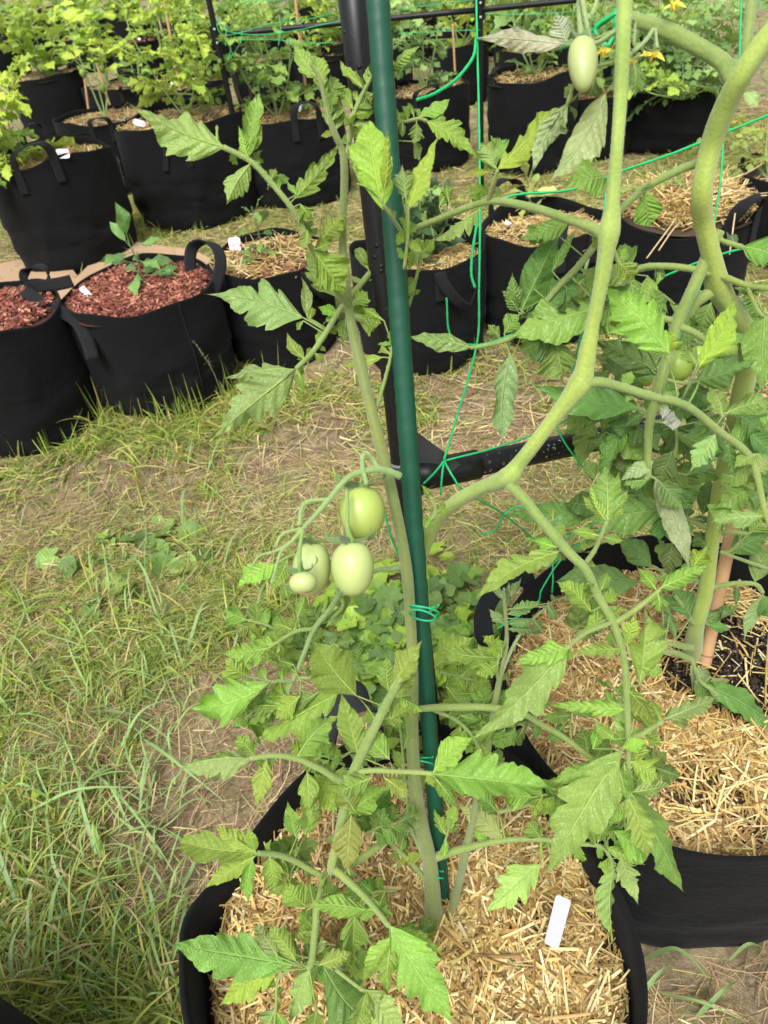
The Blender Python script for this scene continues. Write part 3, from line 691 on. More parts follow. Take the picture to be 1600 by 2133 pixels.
# ------------------------------------------------------------------ bamboo canes
def cane(p0, p1, r, label, group='bamboo canes', node=.16):
    p0, p1 = np.asarray(p0), np.asarray(p1); L = np.linalg.norm(p1 - p0); c = thing('bamboo_cane', p0, label, 'bamboo cane', group)
    mb = MB(); t = np.linspace(0, 1, 40); pts = p0 + (p1 - p0) * t[:, None]
    rad = r * (1 + .10 * np.exp(-((t * L % node) - node / 2) ** 2 / 6e-6)); tube(mb, pts, rad, 10, (.50, .30, .15)); mb.build('culm', M['bamboo'], c)
    k = node / 2
    while k < L: 
        nd_ = MB(); q = p0 + (p1 - p0) * (k / L); dd = (p1 - p0) / L; tube(nd_, [q - dd * .001, q + dd * .001], r * 1.13, 10, (.28, .15, .08)); k += node
        nd_.build('node_ring', M['bamboo'], c)
q0 = G(1466, 1395, .23); q1 = P(1582, 820, .83)
cane(q0 - (q1 - q0) * .2, q1, .0082, 'bamboo cane in the compost patch of the right bag', node=.2)
def cane_px(x0, y0, key, x1, y1, r, label):
    z = BAGS[key]['h'] - BAGS[key]['soil'] - .02; a = G(x0, y0, z); rr = ray(x1, y1); t = a[1] / rr[1]; b = CAM + rr * t
    cane(a, b, r, label)
cane_px(186, 240, 'between', 172, 132, .006, 'short upright bamboo cane, left one of the pair in the tucked-away bag')
cane_px(233, 232, 'between', 198, 122, .006, 'leaning bamboo cane, right one of the pair in the tucked-away bag')
cane_px(40, 336, 'orange', 8, 235, .006, 'bamboo cane tied to the tomato in the bag on cardboard')
cane_px(384, 232, 'tagged', 336, -30, .007, 'tall bamboo cane in the white-tagged second-row bag')
cane_px(643, 236, 'handle', 612, -30, .007, 'tall bamboo cane in the bag with tall front handle')
cane_px(948, 150, 'wire', 943, 50, .006, 'thin bamboo cane under the crossbar right of the stake')

# ------------------------------------------------------------------ plant tags
def ptag(c, up, side, l, w_, label, writing=None, col=(.68, .68, .70)):
    c = np.asarray(c, float); up = nrm(up); side = nrm(side - up * (np.asarray(side) @ up)); n = np.cross(side, up)
    if n @ (CAM - c) < 0: side = -side; n = -n
    root = thing('plant_tag', c - up * l / 2, label, 'plant tag', 'plastic plant tags')
    mb = MB(); rc = w_ * .22; out = []
    for (a, b), s in (((-1, -1), 180), ((1, -1), 270), ((1, 1), 0), ((-1, 1), 90)):
        for k in range(5):
            an = R(s + k * 22.5); out.append((a * (w_ / 2 - rc) + rc * math.cos(an), b * (l / 2 - rc) + rc * math.sin(an)))
    ring = np.array([c + side * a + up * b for a, b in out]); K = len(ring); V = np.vstack([np.tile(c + n * .0006, (K, 1)), ring + n * .0006, ring - n * .0006, np.tile(c - n * .0006, (K, 1))])
    mb.add(V, grid_faces(4, K, True), None, col); mb.build('plate', M['label'], root, smooth=False)
    if writing:
        cu = bpy.data.curves.new('lettering', 'FONT'); cu.body = writing; cu.align_x = 'CENTER'; cu.align_y = 'CENTER'; cu.size = w_ * .42 if len(writing) < 7 else w_ * .30; cu.shear = .35; cu.extrude = .00005
        tmp = bpy.data.objects.new('tmp', cu); COL.objects.link(tmp); dg = bpy.context.evaluated_depsgraph_get(); me = bpy.data.meshes.new_from_object(tmp.evaluated_get(dg)); bpy.data.objects.remove(tmp)
        o = bpy.data.objects.new('lettering', me); COL.objects.link(o); me.materials.clear(); me.materials.append(M['ink']); o.parent = root
        mm = Matrix((tuple(side), tuple(up), tuple(n))).transposed().to_4x4(); q = c + n * .0010; mm.translation = Vector(q - np.array(root['_o'])); o.matrix_local = mm @ Matrix.Rotation(R(8), 4, 'Z')
    return root
mi, nt_, nd_, lk_ = new_mat('pink_ink'); finish(nt_, (.55, .06, .16), .6, .3); M['ink'] = mi
def tag_px(x, y, d, tx, ty, td, l, w_, label, writing=None, col=(.68, .68, .70)):
    """centre pixel, top pixel (direction of its long axis)"""
    a = P(x, y, d); b = P(tx, ty, td); up = nrm(b - a); side = nrm(np.cross(up, CAM - a)); return ptag(a, up, side, l, w_, label, writing, col)
dn = depth(G(1162, 1985, .262))
tag_px(1161, 1922, dn - .024, 1177, 1860, dn - .052, .086, .0140, 'blank white plastic tag stuck in the nearest straw', None, (.52, .54, .60))
zz = BAGS['mulch']['h']; d = depth(G(178, 612, zz)); tag_px(180, 610, d - .005, 162, 590, d + .01, .055, .016, 'pale pink tag lying among the red chips', None, (.80, .66, .66))
zz = BAGS['pepper']['h']; d = depth(G(489, 515, zz)); tag_px(489, 509, d - .015, 486, 490, d - .02, .042, .036, 'pinkish tag lettered in the straw beside the seedling', 'Jalapeño', (.78, .66, .64))
zz = BAGS['orange']['h']; d = depth(G(130, 345, zz)); tag_px(131, 320, d + .04, 127, 300, d + .045, .040, .046, 'white pink-lettered tag in the bag on cardboard', 'Orange')
zz = BAGS['tagged']['h']; d = depth(G(290, 262, zz)); tag_px(290, 256, d + .005, 291, 245, d + .008, .028, .052, 'white tag leaning on the rim of the second-row bag', 'Orange')
d = depth(G(1062, 468, .29)); tag_px(1062, 467, d, 1048, 459, d + .01, .036, .012, 'slim white tag lying in the yellowing pepper bag')
d = depth(G(1107, 167, .33)); tag_px(1107, 166, d, 1107, 158, d, .012, .05, 'white tag lying flat in the bag right of the string line')
d = depth(G(290, 82, .35)); tag_px(290, 81, d - .02, 290, 72, d - .02, .022, .022, 'small white tag in the distant red-chip bag')
d = depth(G(361, 173, .33)); tag_px(361, 173, d, 355, 171, d, .035, .016, 'white tag lying in the bag behind the second row')
d = depth(G(626, 240, .37)); tag_px(626, 222, d, 629, 206, d, .045, .010, 'thin white tag upright beside the tall cane')
# ------------------------------------------------------------------ grass, thatch and weeds on the ground
def in_bags(x, y, pad=.0):
    m = np.zeros(len(x), bool)
    for B in BAGS.values(): m |= (np.hypot((x - B['c'][0]) / B['sx'], y - B['c'][1]) < B['r'] * .95 + pad)
    return m
BARE = [(G(520, 1850)[:2], .10), (G(430, 1680)[:2], .13), (G(650, 1780)[:2], .17), (G(700, 1980)[:2], .10), (G(560, 1640)[:2], .15), (G(730, 735)[:2], .16), (G(660, 930)[:2], .12), (G(1000, 900)[:2], .16), (G(1430, 2060)[:2], .14), (G(480, 1480)[:2], .07)]
LUSH = [(G(60, 2000)[:2], .20), (G(200, 2110)[:2], .09), (G(330, 880)[:2], .18), (G(520, 850)[:2], .14), (G(130, 910)[:2], .12), (G(660, 1250)[:2], .10), (G(330, 460)[:2], .25), (G(420, 1300)[:2], .14), (G(1480, 2080)[:2], .08), (G(150, 1400)[:2], .15), (G(850, 870)[:2], .10)]
def gdens(x, y):
    d = .68 + .55 * vnoise(x, y, 6, 11) + .3 * vnoise(x, y, 19, 12)
    for c, r in BARE: d = d - 2.1 * np.exp(-((x - c[0]) ** 2 + (y - c[1]) ** 2) / r ** 2)
    for c, r in LUSH: d = d + 1.0 * np.exp(-((x - c[0]) ** 2 + (y - c[1]) ** 2) / r ** 2)
    return d
def sample(n, x0, x1, y0, y1, pad=0, pw=1.0):
    x = rng.uniform(x0, x1, n); y = y0 + (y1 - y0) * rng.random(n) ** pw
    k = ~in_bags(x, y, pad) & (np.abs(x) < .35 + .75 * (y + .45)); return x[k], y[k]
def flat_dirs(n, tilt, bias=None):
    a = rng.random(n) * 6.283; e = np.abs(rng.normal(size=n)) * tilt
    return np.stack([np.cos(a) * np.cos(e), np.sin(a) * np.cos(e), np.sin(e)], -1)
# dead thatch lying on the soil
mb = MB()
for (n, y0, y1, L, W) in ((110000, .0, 1.5, (.02, .075), (.0008, .0017)), (60000, 1.5, 4.5, (.04, .12), (.0016, .0035))):
    x, y = sample(n, -2.4, 2.8, y0, y1); m = len(x)
    keep = rng.random(m) < np.clip(.9 + .5 * vnoise(x, y, 9, 21), .25, 1); x, y = x[keep], y[keep]; m = len(x)
    sw = 1.6 * vnoise(x, y, 5, 22) ; a = sw * 2 + rng.normal(size=m) * .9; e = rng.normal(size=m) * .12
    D = np.stack([np.cos(a) * np.cos(e), np.sin(a) * np.cos(e), np.sin(e)], -1); Ls = rng.uniform(*L, m)
    P0 = np.stack([x, y, gz(x, y) + rng.random(m) ** 1.5 * .014 + .001], -1) - D * (Ls * .5)[:, None]
    ok = ~in_bags(*(P0 + D * Ls[:, None])[:, :2].T) & ~in_bags(*P0[:, :2].T); P0, D, Ls, a = P0[ok], D[ok], Ls[ok], a[ok]; m = len(P0)
    mudd = np.clip(.5 + .8 * vnoise(P0[:, 0], P0[:, 1], 5, 23), 0, 1)[:, None]
    c1 = pick([(.52, .41, .20), (.36, .26, .12), (.58, .47, .24), (.26, .17, .08), (.40, .36, .13)], m, .2); c2 = pick([(.24, .155, .08), (.32, .23, .12), (.17, .11, .06), (.42, .32, .17)], m, .2)
    strips(mb, P0, D, nrm(np.array([0, 0, 1.]) + .4 * rng.normal(size=(m, 3))), Ls, rng.uniform(*W, m), np.stack([-np.sin(a), np.cos(a), 0 * a], -1) * (.22 * rng.normal(size=m))[:, None], np.where(rng.random((m, 1)) < mudd, c1, c2), nseg=3, tip=.4)
o = mb.build('thatch', M['thatch']); tag(o, 'dead brown grass clippings matted over the soil', 'dead grass', kind='stuff')
# living grass
GR = [(.21, .29, .035), (.28, .36, .045), (.14, .22, .03), (.38, .42, .075), (.48, .43, .13), (.22, .33, .07), (.34, .39, .09)]
mb = MB()
for (n, y0, y1, L, W, pad) in ((120000, .0, 1.4, (.012, .05), (.0009, .0020), .0), (80000, 1.4, 4.2, (.03, .085), (.0020, .004), .0), (9000, 4.2, 9, (.06, .14), (.006, .012), 0)):
    x, y = sample(n, -2.6 if y0 < 4 else -7, 3. if y0 < 4 else 9, y0, y1, .002); keep = rng.random(len(x)) < np.clip(gdens(x, y), .03, 1); x, y = x[keep], y[keep]; m = len(x)
    D = flat_dirs(m, .55); Ls = rng.uniform(*L, m) * (.7 + .5 * np.clip(gdens(x, y), 0, 1.4))
    P0 = np.stack([x, y, gz(x, y) + .001 + rng.random(m) * .010], -1)
    fl = rng.random(m) < .55; D[fl, 2] *= .2; D = nrm(D)
    bend = np.stack([rng.normal(size=m) * .18, rng.normal(size=m) * .18, -np.abs(D[:, 2]) * .8 * rng.random(m)], -1)
    strips(mb, P0, D, nrm(np.array([0, 0, 1.]) + .5 * rng.normal(size=(m, 3))), Ls, rng.uniform(*W, m), bend, pick(GR, m, .2), nseg=3, tip=.1, fold=.0)
# clumps with longer arching blades
cl = []
for (c, r), k in zip(LUSH, (130, 55, 70, 55, 45, 22, 90, 55, 14, 45, 22)):
    for _ in range(k): cl.append((c[0] + rng.normal() * r * .75, c[1] + rng.normal() * r * .7))
for i in range(750):
    y = rng.uniform(.15, 2.6); cl.append((rng.uniform(-1, 1) * (.3 + .7 * y), y))
cl = [q for q in cl if not any(math.hypot(q[0] - c[0], q[1] - c[1]) < r * .8 for c, r in BARE[:5])]
cl = np.array(cl); cl = cl[~in_bags(cl[:, 0], cl[:, 1], -.004)]
keepc = rng.random(len(cl)) < np.clip(gdens(cl[:, 0], cl[:, 1]) + .15, 0, 1); cl = cl[keepc]
for cx_, cy_ in cl:
    m = int(rng.integers(5, 16)); big = .05 + .09 * rng.random(); near_ = cy_ < 1.2
    a = rng.random(m) * 6.283; e = rng.uniform(.25, 1.25, m)
    D = np.stack([np.cos(a) * np.cos(e), np.sin(a) * np.cos(e), np.sin(e)], -1); Ls = big * rng.uniform(.5, 1.3, m)
    P0 = np.stack([cx_ + rng.normal(size=m) * .008, cy_ + rng.normal(size=m) * .008, np.full(m, float(gz(cx_, cy_)))], -1)
    # blades growing beside a bag lean away from it
    E = P0 + D * Ls[:, None]; bad = in_bags(E[:, 0], E[:, 1]); D[bad, :2] *= .15; D = nrm(D)
    bend = np.stack([D[:, 0] * .35, D[:, 1] * .35, -rng.uniform(.3, .95, m)], -1); bend[bad] *= .1
    strips(mb, P0, D, nrm(np.array([0, 0, 1.]) + .6 * rng.normal(size=(m, 3))), Ls, rng.uniform(.0016, .0046, m), bend, pick(GR, m, .15), nseg=6, tip=.06, fold=.12)
o = mb.build('grass', M['grass']); tag(o, 'patchy short green grass growing through brown thatch', 'grass', kind='stuff')
# wide long grass blades drawn where the photo shows them
def blade(pts, w_, label=None, col=(.20, .32, .12)):
    p = smooth_path(pts, 6); m = len(p); wv = nrm(np.cross(np.gradient(p, axis=0), [0, 0, 1.]) + .001); t = np.linspace(0, 1, m)
    ww = w_ * (1 - .93 * t ** 2) * np.minimum(1, .5 + t * 4); up = np.array([0, 0, 1.])
    V = np.stack([p - wv * ww[:, None] / 2, p - up * ww[:, None] * .12, p + wv * ww[:, None] / 2], 1); U = np.zeros((m, 3, 3)); U[..., 0] = t[:, None]
    return V.reshape(-1, 3), grid_faces(m, 3), U.reshape(-1, 3), col
mb = MB()
def gb(x0, y0, x1, y1, w_=.004, rise=.05, col=(.25, .38, .14)):
    a = G(x0, y0, .006); b = G(x1, y1, .012 + rise * .4); mid = (a + b) / 2 + np.array([0, 0, rise]) + rng.normal(size=3) * .006; mb.add(*blade([a, mid, b], w_, None, np.array(col) * rng.uniform(.75, 1.3)))
for q in ((130, 1725, 290, 1560), (180, 1590, 390, 1860), (390, 1860, 330, 2090), (300, 1540, 480, 1680), (60, 1690, 300, 1640), (150, 1880, 110, 1740), (350, 1350, 300, 1120), (385, 1375, 445, 1240), (380, 1100, 420, 1010),
          (460, 1200, 520, 1080), (270, 1160, 340, 1280), (250, 1560, 370, 1450), (200, 1480, 330, 1500), (300, 1900, 370, 2120), (230, 2050, 270, 1850), (60, 2010, 90, 1800), (130, 2100, 130, 1880), (40, 1900, 0, 1700), (100, 1660, 20, 1650),
          (380, 1850, 420, 1740), (330, 1960, 300, 1830), (385, 1400, 360, 1290), (480, 1380, 540, 1250), (270, 1940, 390, 2000), (380, 2100, 330, 1930), (1340, 2000, 1480, 2040), (1330, 2080, 1400, 2010), (1380, 2070, 1560, 2130), (1520, 2000, 1600, 1980),
          (390, 975, 410, 910), (430, 990, 480, 905), (40, 1100, 110, 1040), (1450, 2120, 1540, 2040), (560, 1200, 520, 1330), (200, 1780, 170, 1600), (290, 1690, 310, 1560), (160, 1960, 260, 1770), (30, 2080, 60, 1900), (200, 2110, 230, 1960), (100, 1950, 150, 1790)):
    gb(*q, w_=rng.uniform(.0035, .0075), rise=rng.uniform(.015, .045))
for i in range(380):      # loose clippings, the size the photo shows at lower left
    x_, y_ = rng.uniform(-20, 380), rng.uniform(1250, 2130); a = rng.normal() * .9 - .9; L = rng.uniform(50, 150)
    gb(x_, y_, x_ + L * math.cos(a), y_ + L * math.sin(a), w_=rng.uniform(.0018, .0046), rise=rng.uniform(.004, .03), col=(.24, .36, .11) if rng.random() < .8 else (.45, .36, .17))
for i in range(200):
    x_, y_ = rng.uniform(180, 640), rng.uniform(980, 1500); a = rng.normal() * 1.2; L = rng.uniform(30, 90)
    gb(x_, y_, x_ + L * math.cos(a), y_ + L * math.sin(a), w_=rng.uniform(.0016, .0036), rise=rng.uniform(.002, .02), col=(.27, .38, .11))
o = mb.build('cut_grass', M['grass']); tag(o, 'long loose blades of cut grass lying on the lawn', 'grass', kind='stuff')

# broad-leaved weeds
def disc_leaf(mb, c, r, nh, a, col, seed, ser=7, dep=.12, cup=.15):
    rg = np.random.default_rng(seed); nh = nrm(nh); X_ = nrm(np.cross(nh, [math.sin(a), math.cos(a), .1])); Y_ = np.cross(nh, X_)
    th = np.linspace(0, 6.283, 20, endpoint=False); notch = 1 - .5 * np.exp(-((th - 3.14) / .35) ** 2); rr = r * notch * (1 + dep * np.abs(np.sin(ser * th)) + .08 * rg.normal(size=20))
    K = 5; V, U = [], []
    for k in range(K):
        q = (k + .02) / (K - 1 + .02); V.append(c + (X_[None] * np.cos(th)[:, None] + Y_[None] * np.sin(th)[:, None]) * (rr * q)[:, None] + nh * (cup * r * q * q + .10 * r * q * np.sin(3 * th + seed)[:, None]))
        U.append(np.stack([.5 + .5 * np.cos(th) * q, np.sin(th) * q, th * 0 + rg.random()], -1))
    mb.add(np.array(V).reshape(-1, 3), grid_faces(K, 20, True), np.array(U).reshape(-1, 3), np.clip(np.asarray(col) * (1 + .15 * rg.normal()), .01, 1))
def weeds(px, n, spread, label, cat='weed', pal=((.22, .37, .04), (.30, .44, .03), (.14, .27, .05), (.11, .21, .04)), size=(.011, .024), hh=.06):
    mb = MB(); k = 0
    for i in range(n):
        cx_, cy_ = px[rng.integers(0, len(px))]; c = G(cx_, cy_) + np.array([rng.normal() * spread, rng.normal() * spread, 0])
        if in_bags(np.array([c[0]]), np.array([c[1]]), .01)[0]: continue
        h_ = rng.uniform(.15, 1) * hh; top_ = c + np.array([rng.normal() * .012, rng.normal() * .012, h_]); s_ = rng.uniform(*size)
        if in_bags(np.array([top_[0]]), np.array([top_[1]]), s_ * .8)[0]: continue
        nh = nrm(np.array([0, -.1, 1.]) + .45 * rng.normal(size=3)); col = pal[rng.integers(0, len(pal))]
        tube(mb, smooth_path([c, (c + top_) / 2 + rng.normal(size=3) * .004, top_], 3), .0008, 5, (.15, .24, .06))
        disc_leaf(mb, top_, s_, nh, rng.random() * 6.28, col, int(rng.integers(1e6)))
    o = mb.build('weeds', M['leaf_far'], origin=G(*px[0])); tag(o, label, cat, kind='stuff')
weeds([(760, 1330), (820, 1280), (730, 1290), (960, 1330), (800, 1400), (980, 1400), (880, 1250), (940, 1450), (860, 1380)], 470, .045, 'bright broad-leaved ground weeds behind the nearest bag', hh=.055, pal=((.17, .30, .04), (.24, .37, .035), (.12, .22, .045), (.09, .17, .035)), size=(.009, .026))
weeds([(250, 1130), (320, 1120), (240, 1240), (140, 1180), (350, 1150), (380, 1190)], 60, .035, 'flattened broad-leaved weeds in the lawn at left', hh=.018, size=(.010, .030), pal=((.18, .30, .07), (.24, .36, .09), (.13, .22, .05)))
weeds([(60, 980), (100, 1000), (130, 970), (240, 890), (170, 1280), (60, 1720)], 90, .03, 'small clover and weeds in the lawn below the left bags', hh=.02, size=(.004, .009))
# seed heads of grass between the bags
def seed_head(x, y, x1, y1, label):
    a = G(x, y, .0); rr = ray(x1, y1); t = a[1] / rr[1]; b = CAM + rr * t; root = thing('seeding_grass', a, label, 'grass stalk', 'seeding grass stalks')
    mb = MB(); p = smooth_path([a, (a + b) / 2 + np.array([.01, 0, .01]), b], 8); tube(mb, p, .0009, 5, (.20, .22, .09)); mb.build('stalk', M['stem'], root)
    mb = MB(); n = 46; k = rng.integers(int(len(p) * .55), len(p), n); D = nrm(np.gradient(p, axis=0)[k] * 60 + rng.normal(size=(n, 3)) * .5)
    strips(mb, p[k], D, nrm(rng.normal(size=(n, 3))), rng.uniform(.006, .016, n), rng.uniform(.0014, .0026, n), np.zeros((n, 3)), pick([(.20, .16, .09), (.12, .12, .06)], n, .2), nseg=2, tip=.3); mb.build('seed_cluster', M['straw'], root)
seed_head(470, 850, 408, 716, 'dark seeding grass stalk against the chip-topped bag')
seed_head(272, 470, 245, 330, 'seeding grass stalk rising between the second-row bags')
seed_head(318, 250, 316, 168, 'seeding grass stalk behind the white-tagged bag')
seed_head(405, 480, 378, 435, 'short seeding grass stalk in front of the white-tagged bag')
# ------------------------------------------------------------------ hero plants, traced stem by stem
STEMC = (.175, .245, .05)
LG = (.185, .305, .042); LY = (.22, .335, .035); LP = (.19, .28, .08); LD = (.09, .18, .035); LM = (.145, .25, .042)
def stempath(pts, k=6):
    """pts: (x, y, depth[, width px])"""
    p = smooth_path([P(q[0], q[1], q[2]) for q in pts], k)
    wd = smooth_path([[q[3] * q[2] / F / 2, 0, 0] for q in pts], k)[:, 0]
    return p, wd
def hairs(mb, p, wd, n, L=.0009, col=(.50, .60, .35)):
    k = rng.integers(1, len(p), n); T = nrm(p[k] - p[k - 1]); t = rng.random((n, 1)); q = p[k - 1] * (1 - t) + p[k] * t
    D = nrm(np.cross(T, rng.normal(size=(n, 3)))); P0 = q + D * (wd[k] * .95)[:, None]
    strips(mb, P0, D, nrm(np.cross(D, T)), rng.uniform(.5, 1.2, n) * np.minimum(L, wd[k] * .45), np.full(n, .00012), T * .15, np.tile(col, (n, 1)), nseg=1, tip=.3)
def stem_obj(name, root, paths, col=STEMC, hair=True, mat='stem', cols=None):
    mb = MB()
    for i, pts in enumerate(paths):
        p, wd = stempath(pts); c = cols[i] if cols else col
        sw = 1 + .03 * np.sin(np.arange(len(p)) * .45 + i)
        tube(mb, p, wd * sw, 20, c, bumps=.008, ridge=.05 if wd.max() > .005 else .02)
        if hair: hairs(mb, p, wd, int(len(p) * (20 + 6 * (wd.max() > .005))))
    return mb.build(name, M[mat], root)
SEED = [100]
CTR = [0, 0, 0]
def facing(b, t, up=.55, cam_=.75, rnd=.3, side=0.):
    A = nrm(t - b); v = nrm(CAM - (b + t) / 2)
    n = v * cam_ + np.array([0, 0, 1.]) * up + rng.normal(size=3) * rnd + CR * side
    n = n - A * (n @ A); return nrm(n), v
def compound(root, rachis, lfs, col=LG, rpx=(9, 5), mat='leaf', label=None, dd=0., lob=5, ldep=.42, name='leaf', pet=3.2):
    """rachis: [(x,y,d)...]; lfs: (bx,by,tx,ty,width_px[, opts])"""
    mb = MB(); sm = MB(); n = len(rachis)
    pts = [(q[0], q[1], q[2], q[3] if len(q) > 3 else rpx[0] + (rpx[1] - rpx[0]) * i / max(1, n - 1)) for i, q in enumerate(rachis)]
    p, wd = stempath(pts); tube(sm, p, wd, 9, np.array(STEMC) * (1 if mat == 'leaf' else .9)); hairs(sm, p, wd, int(len(p) * 9))
    px = np.array([proj(q) for q in p])
    for lf in lfs:
        bx, by, tx, ty, w_ = lf[:5]; o = dict(lf[5]) if len(lf) > 5 else {}
        j = int(np.argmin((px[:, 0] - bx) ** 2 + (px[:, 1] - by) ** 2)); d0 = depth(p[j]) + dd
        db = d0 + o.pop('db', 0.); dt = db + o.pop('dt', float(rng.normal() * .010) + .00003 * math.hypot(tx - bx, ty - by))
        b, t = P(bx, by, db), P(bx + (tx - bx) * 1.06, by + (ty - by) * 1.06, dt)
        nh, v = facing(b, t, o.pop('up', .5), o.pop('cam', .8), o.pop('rnd', .28), o.pop('side', 0))
        if o.pop('under', False): nh = -nh
        A = nrm(t - b); S = np.cross(A, nh); vis = math.sqrt(max(.2, 1 - (S @ v) ** 2))
        width = w_ * (db + dt) / 2 / F / max(vis, .7) * (1.24 if w_ > 30 else 1.12)
        L = np.linalg.norm(t - b)
        seed = SEED[0]; SEED[0] += 1; big = w_ > 30
        pr = dict(seed=seed, lobes=o.pop('lobes', lob if big else 3), ldep=min(.62, o.pop('ldep', ldep if big else .22) * .82 + (.05 if mat == 'leaf' else 0)), roll=o.pop('roll', float(rng.normal() * .85)), arch=o.pop('arch', float(.05 + .05 * rng.normal())),
                  wave=o.pop('wave', .17 if big else .12), fold=o.pop('fold', float(.28 * rng.normal())), nu=40 if big else 18, nv=11 if big else 7, twist=o.pop('twist', float(rng.normal() * .45)), peak=o.pop('peak', .36))
        c = o.pop('col', col); leaflet(mb, b, t, width, nh, c, **pr)
        # stalk and midrib
        q = p[j]; pw = max(.0004, pet * db / F * .42)
        if np.linalg.norm(q - b) > .001: tube(sm, smooth_path([q, b], 3), pw, 6, STEMC)
        V, U = leaf_geo(b, t, width, nh, **pr); mid = V[:, V.shape[1] // 2]; m = int(len(mid) * .9)
        tube(sm, mid[:m] - nh * pw * .25, pw * np.linspace(1, .25, m), 5, np.clip(np.array(c) * (1.5, 1.3, 1.5), 0, .6))
    n_ex = int(np.linalg.norm(px[-1] - px[0]) / 26) if mat == 'leaf' and rpx[0] > 5 else 0
    for i in range(n_ex):
        j = int(rng.integers(len(p) // 5, len(p))); a_ = rng.random() * 6.28; L_ = rng.uniform(18, 46); db = depth(p[j]) + .004; q_ = px[j]
        b = P(q_[0], q_[1], db); t = P(q_[0] + L_ * math.cos(a_), q_[1] + L_ * math.sin(a_), db + rng.uniform(-.004, .02)); nh, v = facing(b, t, rnd=.5); sd_ = SEED[0]; SEED[0] += 1
        leaflet(mb, b, t, L_ * rng.uniform(.5, .8) * db / F, nh, col, seed=sd_, lobes=3, ldep=.35, nu=14, nv=5, roll=rng.normal() * .5, twist=rng.normal() * .4, wave=.15)
    lo = mb.build(name, M[mat], root); 
    if label: lo['label'] = label
    sm.build('leaf_stalk', M['stem'], lo); return lo

def fruit(root, x, y, d, wpx, hpx, tilt=(0, 0), col=(.36, .44, .15), stalk=None, seed=0, calyx=True, shape=0., sep=1.):
    """egg shaped fruit hanging from its stalk; its calyx is a sub-part"""
    c = P(x, y, d); r = wpx * d / F / 2; hh = hpx * d / F / 2
    ax = nrm(-CU + CR * tilt[0] + FWD * tilt[1]) ; X_ = nrm(np.cross(ax, FWD)); Y_ = np.cross(ax, X_)
    m, n = 22, 28; ph = np.linspace(0, np.pi, m); th = np.linspace(0, 6.28318, n, endpoint=False)
    rr = np.sin(ph) ** .88 * (1 + shape * np.cos(ph)); zz = -np.cos(ph) * 1.0
    rr = np.maximum(rr, .004); V = c + ax * (zz * hh)[:, None, None] + (X_[None, None] * np.cos(th)[None, :, None] + Y_[None, None] * np.sin(th)[None, :, None]) * (rr * r)[:, None, None] * (1 + .02 * np.cos(3 * th + seed) * np.sin(ph)[:, None])[..., None]
    # dimple at the stalk
    V = V + ax * (.12 * hh * np.exp(-(rr / .28) ** 2) * (ph < 1.2))[:, None, None]
    mb = MB(); k = (.85 + .3 * (1 - np.cos(ph)) / 2)[:, None, None] * np.ones((m, n, 1)); C = np.array(col) * (1.12 - .2 * (k - .85)); mb.add(V.reshape(-1, 3), grid_faces(m, n, True)[:, ::-1], None, C.reshape(-1, 3))
    f = mb.build('tomato', M['fruit'], root)
    top = c - ax * hh * .90
    if calyx:
        cm = MB()
        for i in range(5):
            a = i * 1.2566 + seed; dr = X_ * math.cos(a) + Y_ * math.sin(a); L = hh * 1.05 * sep
            b = top - ax * .0012; kz = random.random(); pts = [b, b + dr * L * .45 - ax * L * .06, b + dr * L * .85 - ax * L * (.10 + .3 * kz), b + dr * L * (1.0 - .2 * kz) - ax * L * (.35 + .45 * kz)]
            V_, F_, U_, c_ = blade(pts, r * .42, None, (.10, .16, .045)); cm.add(V_, F_, U_, c_)
        if stalk is not None:
            sp = smooth_path([P(*q) for q in stalk] + [top], 5); tube(cm, sp, np.linspace(.0013, .0019, len(sp)), 8, (.17, .27, .06)); 
            tube(cm, sp[-6:], np.linspace(.0017, .0026, 6), 8, (.14, .26, .03))
        cm.build('calyx', M['stem'], f)
    return f
def flower(root, x, y, d, s, dirpx, seed):
    rg = np.random.default_rng(seed); c = P(x, y, d); ax = nrm(CR * dirpx[0] - CU * dirpx[1] + FWD * rg.normal() * .3); X_ = nrm(np.cross(ax, FWD)); Y_ = np.cross(ax, X_); mb = MB()
    for i in range(6):
        a = i * 1.047 + rg.random() * .4; dr = X_ * math.cos(a) + Y_ * math.sin(a); L = s * d / F
        V_, F_, U_, c_ = blade([c, c + dr * L * .45 + ax * L * .15, c + dr * L * .8 + ax * L * rg.uniform(-.5, .6)], L * .34, None, (.85, .72, .10)); mb.add(V_, F_, U_, c_)
    L = s * d / F; tube(mb, smooth_path([c, c + ax * L * .55], 4), np.linspace(.16, .05, 5) * L, 8, (.75, .50, .03))
    f = mb.build('flower', M['petal'], root)
    cm = MB(); 
    for i in range(5):
        a = i * 1.2566; dr = X_ * math.cos(a) + Y_ * math.sin(a); V_, F_, U_, c_ = blade([c - ax * L * .1, c + dr * L * .3 - ax * L * .1, c + dr * L * .55 - ax * L * .25], L * .12, None, (.16, .26, .06)); cm.add(V_, F_, U_, c_)
    tube(cm, smooth_path([c - ax * L * .7, c], 4), .0007, 6, (.2, .3, .08)); cm.build('sepals', M['stem'], f)

